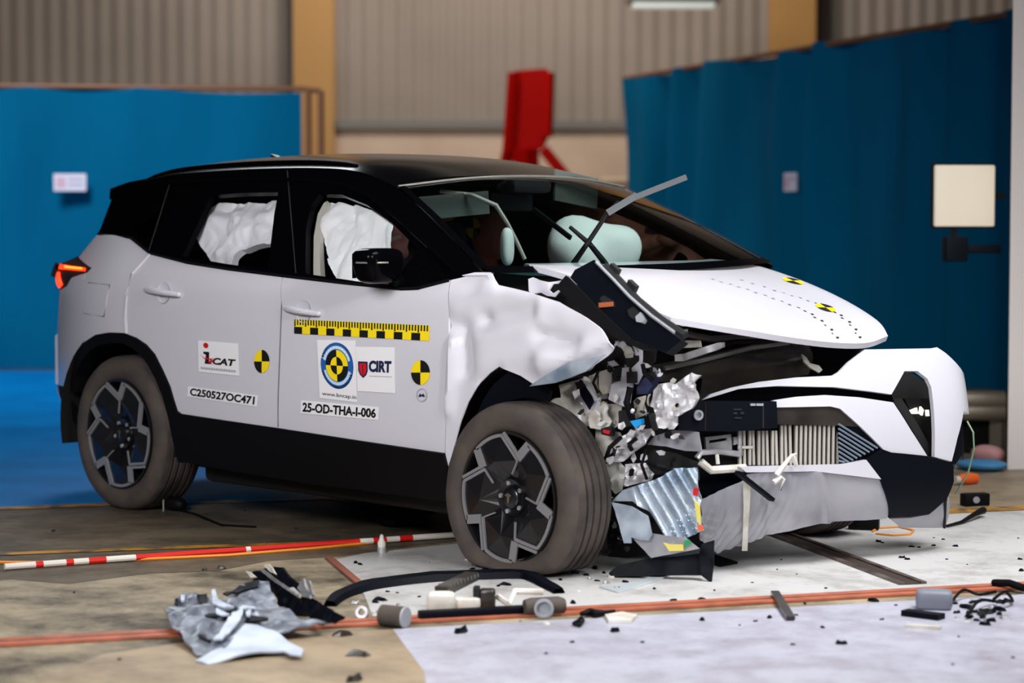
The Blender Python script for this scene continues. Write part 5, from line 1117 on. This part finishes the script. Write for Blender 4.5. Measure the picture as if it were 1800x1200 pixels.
# right of the nose
M['oplast'] = mat('orange plastic', (240, 104, 40), .4)
oc = empty('orange_connector', FL(1700, 853)); tag(oc, 'orange plug lying on the concrete right of the bumper', 'plug')
a_, b_ = FL(1686, 853), FL(1716, 851); mb = MB(); mb.tube([up(a_, .032), up(a_.lerp(b_, .5), .034), up(b_, .03)], [.022, .032, .026], 14); build(mb, 'plug_body', 'oplast', oc); mb = MB(); mb.tube([up(a_, .03), up(a_, .03)-(b_-a_)*.25], .02, 12); build(mb, 'plug_collar', 'cream', oc)
sk = empty('socket_block', FL(1713, 890)); tag(sk, 'black socket block in front of the orange plug', 'socket')
a_, b_ = FL(1692, 890), FL(1735, 888); mb = MB(); mb.bar(up(a_, .032), up(b_, .032), .06, .06, bevel=.006); build(mb, 'block', 'plastic', sk)
mb = MB(); fw_ = V((.7, -.7, 0)); [mb.lathe([(0, .016), (.005, .016), (.005, .001)], up(a_.lerp(b_, t), .034)+fw_*.034, fw_, 14) for t in (.5,)]; build(mb, 'socket_face', 'boss', sk)
M['pink'] = mat('pink cloth', (206, 150, 146), .8); M['bluebag'] = mat('blue sheet', (70, 140, 190), .6)
tag(build(blob(FL(1735, 818)+V((0, 0, .06)), (.20, .14, .10), 15, .1), 'cloth_bundle', 'pink'), 'crumpled pinkish cloth bundle by the off-white post', 'cloth')
tag(build(blob(FL(1722, 826)+V((0, 0, .03)), (.3, .2, .06), 18, .06), 'blue_sheet', 'bluebag'), 'folded blue sheet in front of the pinkish cloth bundle', 'sheet')
mb = MB(); mb.tube([FL(1664, 928)+V((0, 0, .01)), FL(1690, 922)+V((0, 0, .012)), FL(1715, 914)+V((0, 0, .03)), FL(1728, 908)+V((0, 0, .03))], [.006, .008, .012, .018], 8); tag(build(mb, 'cable_end', 'plastic'), 'black cable end trailing from the bumper lower lip', 'cable')
mb = MB(); mb.tube([FL(*p)+V((0, 0, .006)) for p in ((1533, 936), (1545, 930), (1580, 928), (1606, 934), (1600, 941), (1570, 943), (1540, 940))], .005, 6); tag(build(mb, 'yellow_wire', 'ycable'), 'loop of thin yellow wire under the bumper lip', 'wire')
mb = MB(); mb.bar(FL(1492, 930)+V((0, 0, .03)), FL(1545, 932)+V((0, 0, .03)), .06, .05, bevel=.004); tag(build(mb, 'dark_block', 'plastic'), 'dark block wedged under the silver skid plate end', 'block')
mb = MB(); mb.bar(FL(1362, 1050)+V((0, 0, .02)), FL(1390, 1092)+V((0, 0, .012)), .03, .012); tag(build(mb, 'metal_strip', 'duct'), 'dark strip lying across the terracotta track right of centre', 'strip')
# heap at the right front
M['grblock'] = mat('grey plastic block', (120, 124, 136), .5)
hx = lambda x, y: FL(1200+x/3, 860+y/3)
q = hx(1325, 630); build_o = build(superbox(q+V((0, 0, .035)), (.13, .09, .07), Matrix.Rotation(.6, 3, 'Z'), 10, .4), 'lamp_housing', 'grblock'); tag(build_o, 'grey plastic housing at the left end of the scrap heap', 'debris')
mb = MB(); mb.bar(hx(1170, 665)+V((0, 0, .012)), hx(1365, 690)+V((0, 0, .012)), .05, .02); tag(build(mb, 'dark_plate', 'satin', smooth=False), 'dark flat plate before the grey plastic housing', 'debris')
mb = MB(); mb.bar(hx(1180, 730)+V((0, 0, .008)), hx(1360, 742)+V((0, 0, .008)), .03, .012); tag(build(mb, 'white_strip', 'cream', smooth=False), 'narrow white strip nearest the camera in the scrap heap', 'debris')
mb = MB(); mb.tube([hx(1640, 520)+V((0, 0, .02)), hx(1720, 535)+V((0, 0, .03)), hx(1800, 548)+V((0, 0, .02))], .014, 8); tag(build(mb, 'black_rod', 'plastic'), 'black rod lying on the terracotta track at the right edge', 'rod')
mb = MB(); mb.prism([FL(*p)+V((0, 0, .003)) for p in c3([(1090, 560), (1180, 545), (1260, 560), (1230, 590), (1110, 590)])], (0, 0, .012)); tag(build(mb, 'white_scrap', 'cream', smooth=False), 'ragged white scrap on the pale grey plate below the track', 'debris')
mb = MB(); mb.tube([FL(*p)+V((0, 0, .012)) for p in c3([(925, 605), (950, 590), (965, 570), (975, 590), (955, 612), (930, 610)])], .007, 6); mb.tube([FL(*p)+V((0, 0, .016)) for p in c3([(965, 560), (1010, 550), (1040, 560), (1090, 555), (1140, 545)])], [.008, .014, .016, .01, .006], 8); tag(build(mb, 'chain_link', 'plastic', angle=60), 'black hooked clip beside the ragged white scrap', 'clip')

# shards: a few shapes, each copy its own object
def shard_mesh(i, mt):
    r = random.Random(100+i); n = r.randint(5, 7); pts = [V((math.cos(2*PI*k/n)*r.uniform(.5, 1.1), math.sin(2*PI*k/n)*r.uniform(.3, .7), 0)) for k in range(n)]
    mb = MB(); t = [p*.7+V((r.uniform(-.1, .1), 0, r.uniform(.25, .6))) for p in pts]; c = V((0, 0, .5))
    mb.add(pts+t, [tuple(reversed(range(n))), tuple(range(n, 2*n))]+[(k, (k+1) % n, (k+1) % n+n, k+n) for k in range(n)]); return mb
PROTO = {}
def shard(px, py, size, mt, label, group):
    i = rnd.randint(0, 3); key = (i, mt)
    p = FL(px, py); p.z = .0025
    if key not in PROTO:
        o = build(shard_mesh(i, mt), 'plastic_shard' if mt not in ('bare', 'cream') else 'metal_shard', mt, None, smooth=False, origin=(0, 0, 0)); PROTO[key] = o
    else: o = PROTO[key].copy(); COL.objects.link(o)
    o.location = p; o.scale = (size, size, size*.8); o.rotation_euler = (0, 0, rnd.uniform(0, 6.28)); tag(o, label, 'shard', group); return o
for x, y, s_ in ((1543, 953, .022), (1552, 955, .012), (1603, 962, .018), (1615, 963, .014), (1640, 960, .014), (1642, 946, .008), (1658, 949, .014), (1679, 961, .018), (1586, 981, .022), (1596, 984, .018), (1664, 984, .010), (1792, 984, .018), (1795, 1004, .022), (1790, 947, .009), (1322, 1025, .008), (1452, 1035, .012), (1256, 1039, .010), (1366, 1002, .008), (1400, 1010, .006), (1700, 993, .007), (1373, 985, .007), (1475, 978, .008)):
    shard(x, y, s_, 'satin', 'small black shard on the white plate beside the steel channel', 'black shards on the white plate by the channel')
for x, y, s_ in ((625, 990, .02), (633, 993, .016), (737, 1050, .012), (682, 1041, .012), (698, 1043, .01), (852, 1003, .02), (830, 1001, .016), (890, 1029, .03), (876, 1031, .018), (1010, 1009, .03), (1030, 1012, .02), (1050, 1022, .016), (1085, 1036, .022), (1150, 1036, .014), (1008, 1061, .028), (985, 1020, .016), (1046, 1000, .024), (1062, 1008, .02), (1100, 1024, .018), (670, 1056, .034), (660, 1060, .02), (617, 1044, .014), (940, 1058, .016)):
    shard(x, y, s_, 'satin', 'small black shard on the white plate around the front tyre', 'black shards around the front tyre')
for x, y, s_ in ((626, 1061, .028), (610, 1047, .012), (606, 1040, .01), (700, 1064, .016), (660, 1078, .018), (995, 1007, .016), (1012, 1008, .014), (1036, 1018, .02), (1066, 1026, .018), (820, 1012, .01), (1075, 1016, .022), (1018, 1040, .012), (960, 1098, .018), (915, 1092, .012), (780, 1082, .012), (755, 990, .01), (820, 985, .012)):
    shard(x, y, s_, rnd.choice(['bare', 'cream']), 'small pale metal shard on the floor before the front tyre', 'pale shards before the front tyre')
for x, y, s_ in ((1536, 1057, .026), (1478, 1133, .03), (1235, 1091, .026), (1353, 1087, .024), (1328, 1093, .014), (1446, 1104, .014), (1550, 1090, .014), (1415, 1062, .012), (1400, 1082, .012), (1235, 1055, .02), (1182, 1058, .022), (1082, 1110, .034), (1685, 1120, .010), (1575, 1065, .012), (1130, 1130, .012), (810, 1112, .05), (1005, 1130, .012), (1675, 1169, .010), (1780, 1157, .010), (960, 1150, .010), (1394, 1134, .012), (1300, 1100, .01)):
    shard(x, y, s_, 'satin', 'small dark shard on the pale grey plate before the track', 'dark shards on the pale grey plate')
for x, y, s_ in ((632, 1153, .05), (640, 1154, .03), (622, 1197, .05), (600, 1118, .04), (95, 934, .02), (360, 1002, .02), (390, 1000, .026), (130, 1042, .01), (470, 958, .012), (520, 930, .014), (430, 898, .014), (330, 1120, .014), (210, 1160, .014)):
    shard(x, y, s_, 'duct', 'small dark fragment lying on the bare or beige concrete', 'dark fragments on the concrete')
for k in range(46):
    t = rnd.random(); x, y = 1395+rnd.triangular(0, 330, 190), 565+rnd.triangular(0, 175, 90); mt = rnd.choice(['satin', 'satin', 'dark', 'bare', 'cream', 'plastic'])
    shard(1200+x/3, 860+y/3, rnd.uniform(.012, .034), mt, 'broken piece in the scrap heap at the lower right', 'scrap heap pieces at the lower right')
for px in ([(1420, 610), (1480, 580), (1560, 575), (1650, 590)], [(1500, 690), (1560, 640), (1640, 610), (1690, 650)], [(1640, 600), (1700, 590), (1740, 610), (1700, 630)]):
    mb = MB(); mb.tube(smooth_curve([hx(*p)+V((0, 0, .015+.02*(i % 2))) for i, p in enumerate(px)], 14), .006, 6); tag(build(mb, 'cable_scrap', 'plastic'), 'short curled black cable in the scrap heap', 'cable', 'curled cables in the scrap heap')
